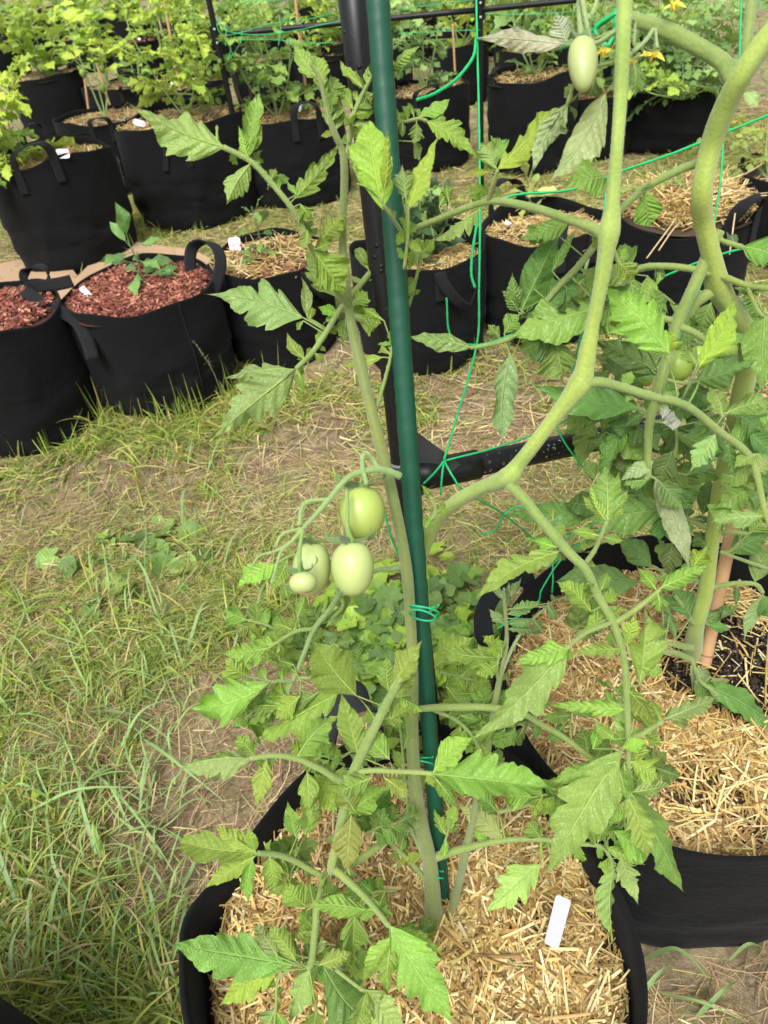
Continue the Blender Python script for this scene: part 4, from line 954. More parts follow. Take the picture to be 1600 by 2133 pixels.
# ---- the nearest tomato plant
base = G(906, 1960, .245)
T1 = thing('tomato_plant', base, 'tall staked tomato plant with three pale green fruits in nearest bag', 'tomato plant', 'vegetable plants in bags')
db0 = depth(base)
stem_obj('main_stem', T1, [
    [(908, 1975, db0 + .01, 38), (903, 1900, db0 - .015, 35), (896, 1800, .695, 30), (873, 1700, .675, 29), (862, 1600, .655, 27), (858, 1500, .64, 25), (860, 1400, .625, 22), (855, 1290, .61, 22), (846, 1180, .595, 23), (826, 1070, .58, 23), (800, 960, .57, 24), (775, 860, .56, 23), (752, 765, .555, 22), (730, 665, .55, 19), (720, 570, .545, 16), (713, 490, .54, 16), (717, 400, .53, 16), (717, 340, .52, 15), (711, 308, .515, 13), (700, 285, .51, 11), (688, 255, .505, 10), (677, 210, .50, 9), (666, 165, .495, 8), (645, 130, .49, 7)],
    [(717, 340, .52, 10), (729, 290, .515, 10), (732, 255, .51, 10), (739, 230, .51, 9), (759, 189, .505, 8), (776, 155, .50, 7)],
    [(862, 1230, .655, 22), (872, 1180, .65, 27), (888, 1125, .64, 29), (912, 1080, .625, 30), (950, 1045, .60, 28), (1000, 1018, .575, 29), (1040, 1003, .555, 36), (1062, 990, .545, 39), (1080, 967, .54, 31), (1105, 935, .53, 28), (1155, 870, .515, 30), (1190, 824, .505, 38), (1210, 795, .50, 46), (1219, 762, .495, 38), (1228, 710, .487, 31), (1237, 665, .48, 28), (1252, 590, .467, 29), (1262, 530, .458, 34), (1268, 490, .453, 42), (1273, 455, .45, 38), (1276, 420, .446, 29), (1280, 370, .442, 27), (1286, 300, .435, 26), (1293, 200, .43, 27), (1297, 100, .42, 30), (1301, 0, .415, 32), (1304, -60, .41, 32)],
    [(919, 1975, db0 + .01, 16), (932, 1930, db0, 16), (951, 1862, .72, 16), (965, 1800, .70, 16), (977, 1745, .69, 15), (992, 1675, .68, 15), (1007, 1600, .675, 15), (1019, 1544, .67, 14), (1034, 1450, .66, 13), (1046, 1390, .655, 10), (1056, 1337, .65, 8), (1052, 1262, .645, 7), (1050, 1225, .64, 5)],
    [(1046, 1400, .655, 8), (1070, 1345, .655, 7), (1100, 1300, .655, 6), (1148, 1256, .65, 4)],
    [(842, 1180, .60, 14), (815, 1185, .60, 12), (785, 1188, .605, 11), (740, 1210, .61, 11), (710, 1235, .615, 12), (690, 1265, .62, 11), (655, 1310, .625, 11), (636, 1355, .63, 10), (612, 1415, .635, 9), (596, 1450, .64, 7)],
    [(868, 1575, .66, 8), (855, 1530, .65, 6), (840, 1480, .64, 5)],
], cols=[(.15, .19, .045), STEMC, (.25, .34, .065), (.15, .19, .055), (.17, .24, .09), (.16, .24, .07), STEMC])
# bark-like leaf scar at the foot
# upper left leaf
compound(T1, [(728, 640, .548), (700, 605, .53), (655, 530, .51), (628, 470, .50), (602, 426, .49), (560, 375, .485), (522, 336, .48), (465, 306, .475)], [
    (468, 307, 275, 217, 78, dict(under=True, lobes=4, ldep=.35, dt=-.02, roll=.4, peak=.3)), (452, 305, 452, 262, 20), (516, 330, 540, 197, 48, dict(ldep=.3)), (518, 332, 498, 265, 20), (520, 320, 545, 262, 18),
    (522, 340, 475, 422, 40, dict(under=True, roll=.6, ldep=.25)), (527, 338, 543, 340, 18), (563, 378, 575, 350, 17), (558, 385, 555, 395, 12),
    (612, 415, 705, 302, 44, dict(lobes=4, ldep=.5)), (618, 405, 600, 380, 16), (625, 425, 645, 455, 40, dict(lobes=3)), (640, 480, 632, 520, 30),
    (652, 520, 716, 608, 66, dict(ldep=.25, lobes=6)), (668, 505, 720, 450, 40, dict(db=.01)), (655, 520, 690, 505, 30)], col=LG, rpx=(12, 11))
# the long leaf that crosses behind the stake
compound(T1, [(1262, 492, .455, 26), (1235, 475, .46, 22), (1200, 462, .465, 19), (1130, 438, .48, 18), (1060, 422, .50, 16), (1017, 420, .515, 13), (960, 437, .53, 13), (905, 460, .545, 13), (850, 483, .565, 13), (815, 510, .585, 13), (784, 552, .59, 13), (745, 600, .585, 12), (712, 640, .58, 12), (690, 675, .575, 12), (681, 690, .57, 12), (650, 735, .565, 11), (617, 768, .56, 10)], [
    (617, 768, 443, 912, 88, dict(under=True, lobes=5, ldep=.3, dt=-.01, peak=.3, roll=.2)), (612, 770, 474, 788, 42, dict(under=True, ldep=.4, lobes=4, db=-.002)), (622, 775, 632, 812, 22), (634, 748, 600, 695, 24, dict(ldep=.1)), (655, 735, 672, 755, 20),
    (632, 662, 435, 615, 84, dict(under=True, lobes=4, ldep=.5, dt=-.01, roll=.1, peak=.3)), (640, 660, 628, 580, 22, dict(ldep=.1, under=True)), (632, 668, 618, 688, 14), (645, 665, 650, 640, 20),
    (682, 690, 632, 662, 8, dict(ldep=0)),
    (714, 622, 640, 525, 62, dict(ldep=.25, lobes=5, db=-.01)), (705, 655, 664, 640, 26, dict(ldep=.3)), (718, 650, 792, 672, 58, dict(ldep=.45, lobes=4)), (728, 640, 765, 610, 36, dict(ldep=.5, lobes=3)), (718, 660, 712, 712, 34, dict(db=.01)),
    (770, 565, 742, 520, 28), (776, 555, 800, 490, 40), (1000, 436, 905, 500, 34, dict(under=True, db=.0)), (905, 497, 862, 548, 30, dict(under=True)), (935, 420, 930, 385, 26), (915, 430, 945, 392, 22)], col=LG)
compound(T1, [(1017, 420, .515, 11), (1028, 385, .50, 9), (1037, 352, .49, 7)], [
    (1037, 352, 1203, 197, 60, dict(lobes=7, ldep=.45, dt=-.03, col=LY, wave=.25)), (1030, 350, 1000, 300, 48, dict(lobes=4, col=LP)), (1032, 348, 1040, 290, 40, dict(col=LG)), (1020, 358, 978, 362, 18, dict(col=LY)), (1030, 355, 1010, 340, 22)], rpx=(9, 6), dd=-.0)
# leaves around the stake, upper part
compound(T1, [(835, 480, .47), (815, 450, .45), (797, 425, .44)], [(797, 436, 770, 262, 74, dict(lobes=3, ldep=.3, col=LY, peak=.45)), (800, 400, 806, 272, 24, dict(col=LY, ldep=.1, db=-.005)), (790, 410, 720, 318, 36, dict(col=LG))], rpx=(8, 7))
compound(T1, [(842, 560, .50), (850, 490, .485), (850, 430, .475)], [(848, 440, 912, 288, 36, dict(col=LY, ldep=.12)), (846, 415, 838, 345, 36, dict(col=LP)), (848, 500, 840, 455, 30)], rpx=(7, 6))
compound(T1, [(823, 330, .53), (828, 262, .52), (850, 252, .52), (874, 247, .52), (890, 252, .52)], [
    (872, 244, 934, 208, 30), (888, 252, 992, 326, 42, dict(lobes=7, ldep=.4)), (850, 250, 838, 222, 22), (868, 255, 862, 300, 32, dict(under=True, roll=.7)), (862, 295, 875, 335, 26, dict(under=True)), (905, 262, 920, 235, 30), (838, 255, 838, 285, 20), (862, 240, 850, 215, 22)], rpx=(8, 6))
compound(T1, [(677, 210, .50), (690, 250, .505), (706, 290, .512)], [
    (668, 170, 613, 92, 34, dict(ldep=.2)), (672, 190, 655, 115, 36), (680, 215, 700, 165, 34), (684, 205, 668, 150, 26), (688, 240, 690, 190, 26), (694, 250, 709, 215, 28), (700, 270, 705, 195, 30, dict(under=True)), (690, 262, 672, 235, 20), (682, 225, 700, 190, 26), (660, 150, 676, 135, 22)], rpx=(6, 7))
compound(T1, [(727, 300, .515), (736, 245, .51), (759, 189, .505), (776, 155, .5)], [
    (756, 183, 710, 128, 30), (736, 228, 700, 182, 30), (742, 225, 775, 215, 30), (760, 190, 780, 200, 30), (745, 215, 735, 190, 14), (765, 175, 772, 140, 26), (733, 240, 780, 230, 24), (730, 258, 715, 240, 28), (725, 280, 765, 272, 24), (770, 165, 800, 150, 36), (775, 155, 782, 120, 30), (722, 300, 710, 290, 22), (735, 262, 770, 255, 22, dict(under=True))], rpx=(6, 5))
compound(T1, [(772, 200, .5), (800, 180, .5), (822, 150, .5)], [(818, 150, 874, 98, 26, dict(dt=-.02)), (805, 175, 815, 130, 24)], rpx=(5, 4))
# small leaves beside the stake, middle
compound(T1, [(781, 862, .565), (795, 815, .56), (810, 760, .555), (818, 720, .55)], [(797, 744, 715, 760, 24), (812, 738, 795, 718, 22), (800, 668, 755, 640, 24), (820, 712, 812, 690, 18)], rpx=(9, 6))
compound(T1, [(850, 640, .56), (862, 600, .555), (875, 540, .55), (880, 500, .55)], [(868, 575, 850, 620, 16), (880, 510, 850, 560, 28), (878, 530, 905, 500, 26)], rpx=(8, 5))
compound(T1, [(895, 1090, .585), (908, 1060, .58), (885, 1020, .575)], [(908, 1070, 925, 1048, 20), (895, 1040, 878, 1010, 18), (885, 1100, 905, 1075, 22)], rpx=(10, 8))
# branch from the lower fork, running down right
compound(T1, [(1058, 1008, .545, 22), (1092, 1040, .545, 23), (1124, 1080, .545, 22), (1184, 1150, .545, 21), (1221, 1187, .545, 18), (1247, 1244, .55, 17), (1277, 1296, .55, 16), (1300, 1375, .555, 15), (1307, 1487, .565, 13), (1309, 1560, .57, 11), (1309, 1640, .575, 9)], [
    (1165, 1148, 1000, 1243, 52, dict(lobes=5, ldep=.4, dt=-.03, col=(.19, .33, .05))), (1160, 1140, 1095, 1122, 30, dict(col=(.19, .33, .05))), (1152, 1083, 1152, 1058, 16), (1170, 1120, 1158, 1098, 30), (1185, 1145, 1205, 1148, 14),
    (1232, 1274, 1161, 1215, 40, dict(ldep=.2)), (1252, 1230, 1265, 1190, 22, dict(ldep=.1)), (1240, 1215, 1218, 1218, 14),
    (1222, 1310, 1292, 1262, 32, dict(ldep=.3)), (1300, 1352, 1195, 1360, 32), (1305, 1345, 1322, 1277, 36, dict(ldep=.2)), (1332, 1427, 1342, 1268, 72, dict(lobes=4, ldep=.35)), (1338, 1390, 1380, 1398, 26),
    (1302, 1478, 1150, 1470, 40, dict(lobes=5)), (1275, 1465, 1260, 1442, 30), (1312, 1440, 1376, 1500, 42, dict(roll=.8)), (1306, 1560, 1288, 1450, 34, dict(under=True)), (1300, 1590, 1302, 1660, 30), (1312, 1585, 1372, 1625, 52), (1315, 1600, 1340, 1540, 36), (1280, 1540, 1240, 1500, 30), (1235, 1560, 1250, 1510, 26)], col=LG)
compound(T1, [(1277, 1296, .55, 10), (1245, 1308, .545, 9), (1215, 1322, .54, 9), (1180, 1352, .53, 8)], [
    (1182, 1348, 975, 1545, 74, dict(lobes=4, ldep=.35, dt=-.02, col=(.19, .32, .06), peak=.3, roll=.3)), (1186, 1348, 1076, 1382, 48, dict(ldep=.2, lobes=4)), (1190, 1352, 1178, 1375, 20)], rpx=(8, 7))
compound(T1, [(1221, 1172, .545, 10), (1242, 1140, .54, 9), (1265, 1085, .53, 8)], [(1266, 1085, 1262, 975, 66, dict(lobes=3, ldep=.4, col=(.19, .33, .06))), (1262, 1085, 1215, 1035, 30), (1270, 1082, 1310, 1032, 30), (1248, 1116, 1191, 1106, 22, dict(ldep=.15)), (1258, 1118, 1298, 1126, 22, dict(ldep=.15)), (1262, 1085, 1232, 1010, 26), (1270, 1080, 1290, 985, 28)], rpx=(9, 7))
compound(T1, [(1280, 1298, .55, 13), (1310, 1280, .55, 12), (1342, 1256, .55, 10), (1375, 1228, .545, 8)], [(1367, 1228, 1330, 1185, 30, dict(ldep=.15)), (1375, 1225, 1474, 1180, 38, dict(ldep=.25)), (1370, 1235, 1372, 1274, 38, dict(ldep=.3)), (1442, 1184, 1474, 1138, 40, dict(ldep=.2)), (1385, 1220, 1400, 1195, 26)], rpx=(9, 7))
compound(T1, [(1309, 1540, .57, 12), (1340, 1528, .57, 11), (1382, 1500, .57, 9)], [(1385, 1498, 1492, 1452, 36, dict(col=LP, roll=.6)), (1395, 1500, 1398, 1470, 22), (1375, 1500, 1360, 1460, 26), (1400, 1500, 1435, 1512, 26)], rpx=(9, 7))
compound(T1, [(1308, 1545, .57, 10), (1297, 1560, .56, 8)], [(1296, 1562, 1143, 1812, 96, dict(lobes=4, ldep=.45, dt=-.03, peak=.35, col=(.18, .31, .055), roll=-.3, fold=.1)), (1284, 1585, 1154, 1628, 52, dict(lobes=3, ldep=.3, db=-.004, col=(.18, .31, .055))), (1296, 1558, 1346, 1542, 30), (1288, 1598, 1304, 1662, 36)], rpx=(8, 8))
compound(T1, [(1309, 1640, .575, 9), (1312, 1660, .57, 8)], [(1310, 1645, 1418, 1848, 74, dict(lobes=4, ldep=.4, col=LM, roll=-.4)), (1318, 1650, 1396, 1634, 32, dict(under=True)), (1305, 1655, 1345, 1785, 50, dict(lobes=5)), (1300, 1670, 1270, 1720, 30)], rpx=(8, 6))
# petiole to the right from the upper fork
compound(T1, [(1208, 800, .50, 24), (1250, 796, .50, 21), (1300, 808, .505, 19), (1355, 825, .51, 18), (1430, 845, .52, 17), (1500, 900, .535, 16), (1553, 940, .545, 15), (1575, 985, .55, 14), (1592, 1060, .555, 12), (1612, 1120, .56, 10)], [
    (1395, 738, 1264, 605, 84, dict(lobes=6, ldep=.4, col=(.20, .33, .05), db=-.03, wave=.22)), (1386, 742, 1400, 690, 40, dict(db=-.02, col=LY)), (1412, 825, 1386, 742, 6, dict(ldep=0)),
    (1458, 762, 1522, 628, 50, dict(lobes=3, ldep=.3, col=LY, db=-.03, wave=.2)), (1452, 760, 1420, 720, 32, dict(db=-.03)), (1434, 842, 1462, 762, 6, dict(ldep=0)),
    (1510, 862, 1610, 838, 52, dict(lobes=5, wave=.25)), (1505, 868, 1478, 808, 40, dict(lobes=4)), (1490, 905, 1440, 978, 44, dict(lobes=4, under=True)), (1535, 945, 1538, 865, 26), (1588, 1075, 1485, 1088, 36, dict(lobes=4, col=LP)), (1570, 990, 1600, 950, 40), (1575, 945, 1530, 975, 30)], col=(.17, .29, .055))
# long petiole behind the stake to the right
compound(T1, [(862, 1478, .64, 12), (906, 1474, .645, 15), (960, 1473, .65, 15), (1019, 1474, .65, 15), (1082, 1484, .64, 13), (1130, 1510, .64, 12), (1169, 1532, .64, 12), (1225, 1574, .635, 12), (1262, 1600, .63, 9)], [
    (1190, 1540, 1188, 1484, 6, dict(ldep=0)), (1188, 1490, 1130, 1495, 32), (1190, 1488, 1240, 1470, 34), (1225, 1572, 1208, 1515, 36), (1240, 1585, 1270, 1540, 40), (1262, 1600, 1330, 1640, 55, dict(lobes=4)), (1120, 1490, 1135, 1440, 40), (1240, 1590, 1225, 1650, 40)], col=LM)
compound(T1, [(900, 1478, .65, 8), (950, 1500, .655, 8), (985, 1535, .66, 7), (1010, 1582, .668, 7)], [(940, 1478, 1000, 1484, 20), (960, 1490, 1000, 1500, 20)], col=LM)
compound(T1, [(1020, 1590, .675, 7), (1045, 1600, .67, 6), (1075, 1620, .665, 5)], [(1035, 1590, 1025, 1582, 26), (1070, 1615, 1105, 1650, 40), (1090, 1630, 1060, 1600, 34), (1030, 1590, 1078, 1625, 40, dict(under=True)), (1105, 1640, 1112, 1625, 16)], col=LM)
# lower right petiole
compound(T1, [(905, 1786, .695, 20), (950, 1772, .69, 16), (1000, 1760, .685, 14), (1052, 1750, .68, 12), (1127, 1748, .675, 11), (1180, 1757, .67, 10), (1244, 1761, .665, 9), (1268, 1780, .66, 8), (1277, 1812, .66, 7)], [
    (1048, 1748, 959, 1682, 46, dict(lobes=3, ldep=.12, under=True)), (1125, 1800, 1016, 1897, 60, dict(lobes=4, ldep=.5, under=True, roll=.3)), (1127, 1750, 1127, 1800, 6, dict(ldep=0)), (1130, 1752, 1100, 1712, 40), (1127, 1748, 1112, 1678, 6, dict(ldep=0)),
    (1125, 1740, 1095, 1740, 24), (1277, 1812, 1279, 1968, 44, dict(lobes=5, ldep=.35, under=True, side=.6)), (1292, 1785, 1328, 1880, 44, dict(lobes=5, under=True)), (1262, 1765, 1340, 1800, 26), (1278, 1730, 1345, 1785, 54, dict(lobes=5)), (1268, 1772, 1250, 1740, 18), (1240, 1760, 1218, 1715, 26), (1245, 1755, 1262, 1705, 40), (1180, 1755, 1172, 1700, 26), (1052, 1748, 1038, 1690, 5, dict(ldep=0)), (1037, 1692, 990, 1660, 44, dict(lobes=3))], col=LG)
compound(T1, [(1037, 1692, .665, 8), (1080, 1682, .66, 9), (1130, 1665, .655, 9), (1180, 1645, .65, 7)], [(1140, 1662, 1155, 1620, 36, dict(lobes=5)), (1168, 1650, 1132, 1730, 30), (1110, 1672, 1100, 1640, 20), (1180, 1645, 1180, 1690, 36)], col=LG)
compound(T1, [(915, 1780, .69), (928, 1750, .685), (938, 1710, .675)], [(930, 1740, 905, 1685, 26, dict(lobes=4, ldep=.5)), (934, 1730, 950, 1675, 30, dict(lobes=4, ldep=.5)), (930, 1750, 925, 1790, 14), (932, 1735, 948, 1720, 26, dict(lobes=3, ldep=.5))], rpx=(5, 4))
# side shoot tip behind, fuzzy young leaves
compound(T1, [(1046, 1390, .655, 6), (1055, 1320, .65, 6), (1052, 1262, .645, 5), (1045, 1235, .64, 4)], [
    (1052, 1262, 1085, 1205, 30, dict(lobes=6, ldep=.5)), (1050, 1250, 1025, 1215, 18, dict(lobes=5, ldep=.5)), (1058, 1280, 1125, 1255, 30, dict(lobes=6, ldep=.5)), (1060, 1300, 1105, 1290, 26, dict(lobes=6, ldep=.5)), (1058, 1310, 1130, 1320, 22, dict(lobes=6, ldep=.5)), (1050, 1270, 1060, 1215, 22, dict(lobes=6, ldep=.5)),
    (1148, 1256, 1180, 1245, 34, dict(lobes=5, ldep=.5)), (1140, 1262, 1160, 1290, 24, dict(lobes=5, ldep=.5)), (1110, 1290, 1128, 1310, 30, dict(lobes=5, ldep=.5)), (1050, 1300, 1020, 1270, 22)], col=(.14, .24, .07), rpx=(5, 4))
compound(T1, [(1040, 1420, .66, 7), (1035, 1400, .65, 7), (1040, 1360, .645, 6)], [(1045, 1370, 905, 1352, 44, dict(lobes=5, db=.01)), (1042, 1372, 1005, 1325, 36), (1040, 1380, 990, 1402, 36), (1045, 1368, 1035, 1330, 30)], col=LG)
compound(T1, [(915, 1400, .70, 6), (960, 1410, .71, 5), (1000, 1420, .71, 5)], [(905, 1390, 985, 1330, 60, dict(lobes=5)), (960, 1410, 1005, 1375, 50, dict(lobes=5)), (970, 1440, 930, 1395, 44), (990, 1450, 1010, 1410, 44), (930, 1430, 980, 1490, 44)], col=LG)
# left branch below the fruit
compound(T1, [(655, 1310, .625, 9), (620, 1314, .62, 8), (590, 1330, .615, 7), (560, 1350, .61, 6)], [
    (560, 1350, 468, 1362, 46, dict(lobes=4)), (572, 1345, 520, 1318, 30), (545, 1330, 515, 1300, 30), (608, 1312, 566, 1302, 34), (620, 1285, 637, 1240, 34, dict(lobes=3)), (612, 1314, 622, 1284, 5, dict(ldep=0)), (580, 1340, 594, 1368, 34), (530, 1350, 478, 1400, 40), (560, 1352, 520, 1372, 40)], col=LG)
compound(T1, [(611, 1420, .635, 8), (590, 1418, .63, 7), (567, 1420, .625, 6)], [(567, 1420, 406, 1473, 84, dict(lobes=5, ldep=.45, wave=.25, peak=.42)), (520, 1410, 470, 1372, 52, dict(lobes=4)), (555, 1415, 540, 1385, 26), (588, 1418, 590, 1392, 26), (500, 1430, 472, 1398, 40)], col=LG)
compound(T1, [(596, 1450, .64, 7), (580, 1470, .64, 6), (565, 1482, .635, 5)], [(590, 1455, 520, 1508, 44, dict(lobes=5, wave=.3)), (575, 1470, 522, 1472, 30, dict(wave=.3)), (595, 1450, 562, 1432, 34, dict(wave=.3)), (585, 1450, 548, 1455, 26, dict(wave=.3)), (598, 1440, 610, 1470, 26)], col=LG)
compound(T1, [(622, 1412, .63, 7), (650, 1412, .63, 6), (671, 1413, .625, 6), (702, 1440, .62, 5)], [(703, 1446, 536, 1545, 66, dict(lobes=6, wave=.25)), (660, 1445, 604, 1472, 36, dict(col=LM)), (640, 1410, 632, 1372, 24), (645, 1412, 648, 1390, 20), (625, 1450, 575, 1495, 40, dict(db=-.005)), (612, 1385, 580, 1378, 26), (615, 1400, 605, 1388, 22)], col=LG)
compound(T1, [(700, 1225, .62, 9), (715, 1260, .62, 7), (690, 1290, .63, 6)], [(680, 1305, 725, 1262, 22, dict(ldep=.1)), (672, 1300, 650, 1265, 44)], col=LM)
compound(T1, [(640, 1150, .60, 6), (600, 1160, .60, 5), (570, 1180, .60, 5)], [(575, 1175, 497, 1222, 42, dict(ldep=.2)), (600, 1165, 560, 1230, 30)], col=LG)
# big shoot toward the lower left: node, then four leaves
compound(T1, [(872, 1712, .675, 22), (830, 1735, .665, 16), (785, 1765, .65, 15), (740, 1796, .64, 15), (700, 1812, .62, 16), (690, 1808, .61, 18), (703, 1750, .60, 18), (717, 1684, .585, 19), (730, 1624, .57, 20), (755, 1567, .56, 20), (783, 1511, .55, 19), (811, 1455, .54, 18), (838, 1412, .53, 13)], [
    (812, 1436, 877, 1338, 52, dict(lobes=3, ldep=.3, cam=1.1)), (810, 1440, 806, 1370, 40, dict(ldep=.2)), (820, 1455, 865, 1405, 40), (742, 1449, 657, 1343, 80, dict(lobes=4, ldep=.12, peak=.42, col=LG)), (782, 1500, 742, 1449, 6, dict(ldep=0)),
    (746, 1572, 712, 1448, 46, dict(ldep=.1, lobes=4)), (755, 1600, 748, 1570, 6, dict(ldep=0)), (812, 1582, 752, 1518, 44, dict(ldep=.08)), (822, 1606, 812, 1582, 6, dict(ldep=0)), (732, 1697, 722, 1812, 50, dict(ldep=.1, lobes=4)), (725, 1697, 812, 1640, 48, dict(ldep=.15, lobes=4)), (740, 1690, 708, 1630, 60, dict(ldep=.15)), (700, 1640, 665, 1585, 52, dict(lobes=4, db=.02)), (790, 1500, 860, 1470, 44, dict(lobes=4, db=.01)), (830, 1450, 880, 1480, 40, dict(db=.02))], col=LG)
compound(T1, [(727, 1630, .575, 14), (745, 1610, .565, 12), (780, 1605, .56, 11), (820, 1607, .555, 10), (870, 1609, .545, 10), (902, 1612, .54, 9)], [
    (900, 1612, 1146, 1642, 82, dict(lobes=6, ldep=.35, wave=.25, dt=-.01, peak=.4, col=(.17, .30, .05))), (902, 1610, 985, 1540, 44, dict(ldep=.2)), (908, 1622, 950, 1680, 32, dict(ldep=.2)), (775, 1620, 700, 1655, 44, dict(lobes=3)), (800, 1620, 850, 1660, 40)], rpx=(10, 8))
compound(T1, [(727, 1632, .575, 16), (700, 1622, .57, 14), (667, 1602, .565, 13), (617, 1580, .56, 12), (567, 1574, .555, 11), (520, 1580, .55, 10)], [
    (522, 1580, 375, 1602, 50, dict(lobes=4, under=True, roll=.4)), (530, 1572, 494, 1530, 42, dict(lobes=2)), (510, 1590, 440, 1622, 22), (556, 1584, 535, 1678, 36, dict(ldep=.08)), (618, 1578, 704, 1495, 52, dict(lobes=3, wave=.22)), (640, 1608, 646, 1718, 46, dict(ldep=.1)), (655, 1610, 700, 1690, 52, dict(db=.03)), (620, 1582, 645, 1560, 34, dict(col=(.30, .40, .03), db=.02)), (480, 1578, 440, 1575, 36)], rpx=(12, 9))
compound(T1, [(672, 1826, .62, 13), (640, 1808, .615, 12), (612, 1792, .61, 12), (575, 1780, .60, 11), (537, 1777, .59, 10)], [
    (538, 1777, 384, 1757, 60, dict(lobes=3, roll=.5, peak=.5)), (535, 1776, 449, 1718, 34, dict(ldep=.15)), (532, 1774, 516, 1720, 24, dict(ldep=.1)), (530, 1784, 428, 1850, 32, dict(ldep=.12)), (526, 1790, 519, 1876, 34, dict(ldep=.08)), (562, 1784, 570, 1850, 46, dict(lobes=5, ldep=.5)), (590, 1790, 592, 1850, 48, dict(lobes=5, ldep=.5)), (618, 1745, 600, 1672, 32, dict(ldep=.1)), (612, 1790, 620, 1745, 5, dict(ldep=0)), (635, 1740, 655, 1670, 44, dict(db=.02)), (600, 1840, 560, 1860, 30), (600, 1830, 620, 1865, 30)], col=LG)
compound(T1, [(697, 1811, .61, 16), (730, 1840, .60, 15), (762, 1871, .59, 13), (785, 1897, .58, 12), (811, 1930, .57, 11)], [
    (812, 1928, 936, 2122, 92, dict(lobes=5, ldep=.35, roll=-.3, dt=-.02, peak=.4, col=(.16, .29, .05))), (822, 1940, 920, 1986, 34, dict(ldep=.25)), (815, 1950, 758, 2052, 36, dict(ldep=.15)), (765, 1896, 641, 1886, 34, dict(ldep=.1, roll=.5)), (785, 1896, 762, 1896, 6, dict(ldep=0)), (738, 1902, 732, 1992, 62, dict(lobes=4, ldep=.4)), (815, 1965, 812, 2090, 36), (726, 1810, 733, 1840, 20)], rpx=(10, 8))
compound(T1, [(675, 1822, .62, 17), (661, 1882, .60, 16), (656, 1940, .59, 15), (650, 2000, .575, 14), (640, 2018, .57, 12)], [
    (612, 2010, 374, 1970, 76, dict(lobes=5, ldep=.3, dt=-.02, peak=.42, col=(.16, .29, .05))), (640, 2015, 612, 2010, 7, dict(ldep=0)), (616, 2002, 562, 1932, 50, dict(lobes=3)), (578, 2022, 462, 2093, 50, dict(lobes=4, col=LY)), (645, 2020, 602, 2128, 46, dict(lobes=4, under=True)), (672, 2008, 790, 2140, 88, dict(lobes=5, ldep=.35, col=(.15, .27, .05))), (648, 1998, 672, 1950, 40, dict(under=True)), (665, 2010, 730, 1985, 40), (640, 1888, 597, 1840, 48, dict(ldep=.12)), (655, 1885, 648, 1832, 22), (578, 1992, 528, 1926, 44, dict(under=True)), (655, 1930, 605, 1950, 30), (655, 1935, 625, 1900, 34), (660, 1870, 705, 1850, 46), (645, 2022, 660, 2110, 6, dict(ldep=0)), (660, 2105, 650, 2160, 44)], rpx=(14, 9))
compound(T1, [(612, 2015, .575, 7), (580, 2040, .57, 6), (575, 2100, .56, 5), (570, 2150, .55, 5)], [(575, 2100, 550, 2160, 44, dict(under=True)), (578, 2110, 600, 2160, 36)], col=LG)
compound(T1, [(700, 2020, .56, 8), (745, 2055, .55, 7), (765, 2065, .545, 6)], [(765, 2062, 850, 2150, 58, dict(under=True, lobes=5)), (760, 2060, 790, 2100, 50, dict(db=.01)), (765, 2062, 740, 2140, 50)], col=LG)
# thin lower side stalks at the foot
compound(T1, [(893, 1840, .705, 12), (860, 1800, .70, 10), (820, 1760, .70, 9), (775, 1705, .69, 6)], [(800, 1735, 770, 1690, 34, dict(lobes=5)), (775, 1705, 735, 1705, 30), (835, 1775, 850, 1730, 22), (820, 1700, 800, 1660, 30), (845, 1745, 862, 1690, 30)], col=LG)
compound(T1, [(895, 1830, .70, 10), (880, 1780, .69, 8), (855, 1720, .68, 7), (845, 1640, .66, 6), (838, 1560, .65, 5), (832, 1500, .64, 5)], [(840, 1600, 818, 1560, 26, dict(lobes=5)), (842, 1560, 860, 1520, 26, dict(lobes=5)), (835, 1520, 815, 1490, 24, dict(lobes=5)), (846, 1640, 820, 1620, 22)], col=LG)
compound(T1, [(915, 1970, .74), (930, 1975, .735), (945, 1980, .73)], [(925, 1978, 940, 2005, 14, dict(ldep=.1)), (920, 1972, 925, 1962, 14)], rpx=(4, 3))
# further leaves low on the plant
for i in range(26):
    zone = [(470, 700, 1290, 1560), (900, 1290, 1300, 1560), (560, 900, 1560, 1780), (1120, 1330, 1560, 1760), (480, 860, 1790, 2040)][i % 5]
    x_, y_ = rng.uniform(zone[0], zone[1]), rng.uniform(zone[2], zone[3]); d_ = (.675 if y_ < 1600 else .66) + rng.uniform(-.01, .02); a_ = rng.random() * 6.28; L_ = rng.uniform(50, 100)
    ex, ey = x_ + L_ * math.cos(a_), y_ + L_ * math.sin(a_) * .8; lf_ = [(ex, ey, ex + 52 * math.cos(a_), ey + 52 * math.sin(a_), 46, dict(lobes=4))]
    for t_ in (.25, .5, .78):
        for sg_ in (-1, 1): lf_.append((x_ + (ex - x_) * t_, y_ + (ey - y_) * t_, x_ + (ex - x_) * t_ + 44 * math.cos(a_ + sg_ * 1.0), y_ + (ey - y_) * t_ + 44 * math.sin(a_ + sg_ * 1.0), 32 + 6 * t_, dict(lobes=4)))
    compound(T1, [(x_, y_, d_), ((x_ + ex) / 2, (y_ + ey) / 2 - 6, d_ - .008), (ex, ey, d_ - .006)], lf_, rpx=(6, 4), col=(LG, LM, (.13, .23, .04))[i % 3])
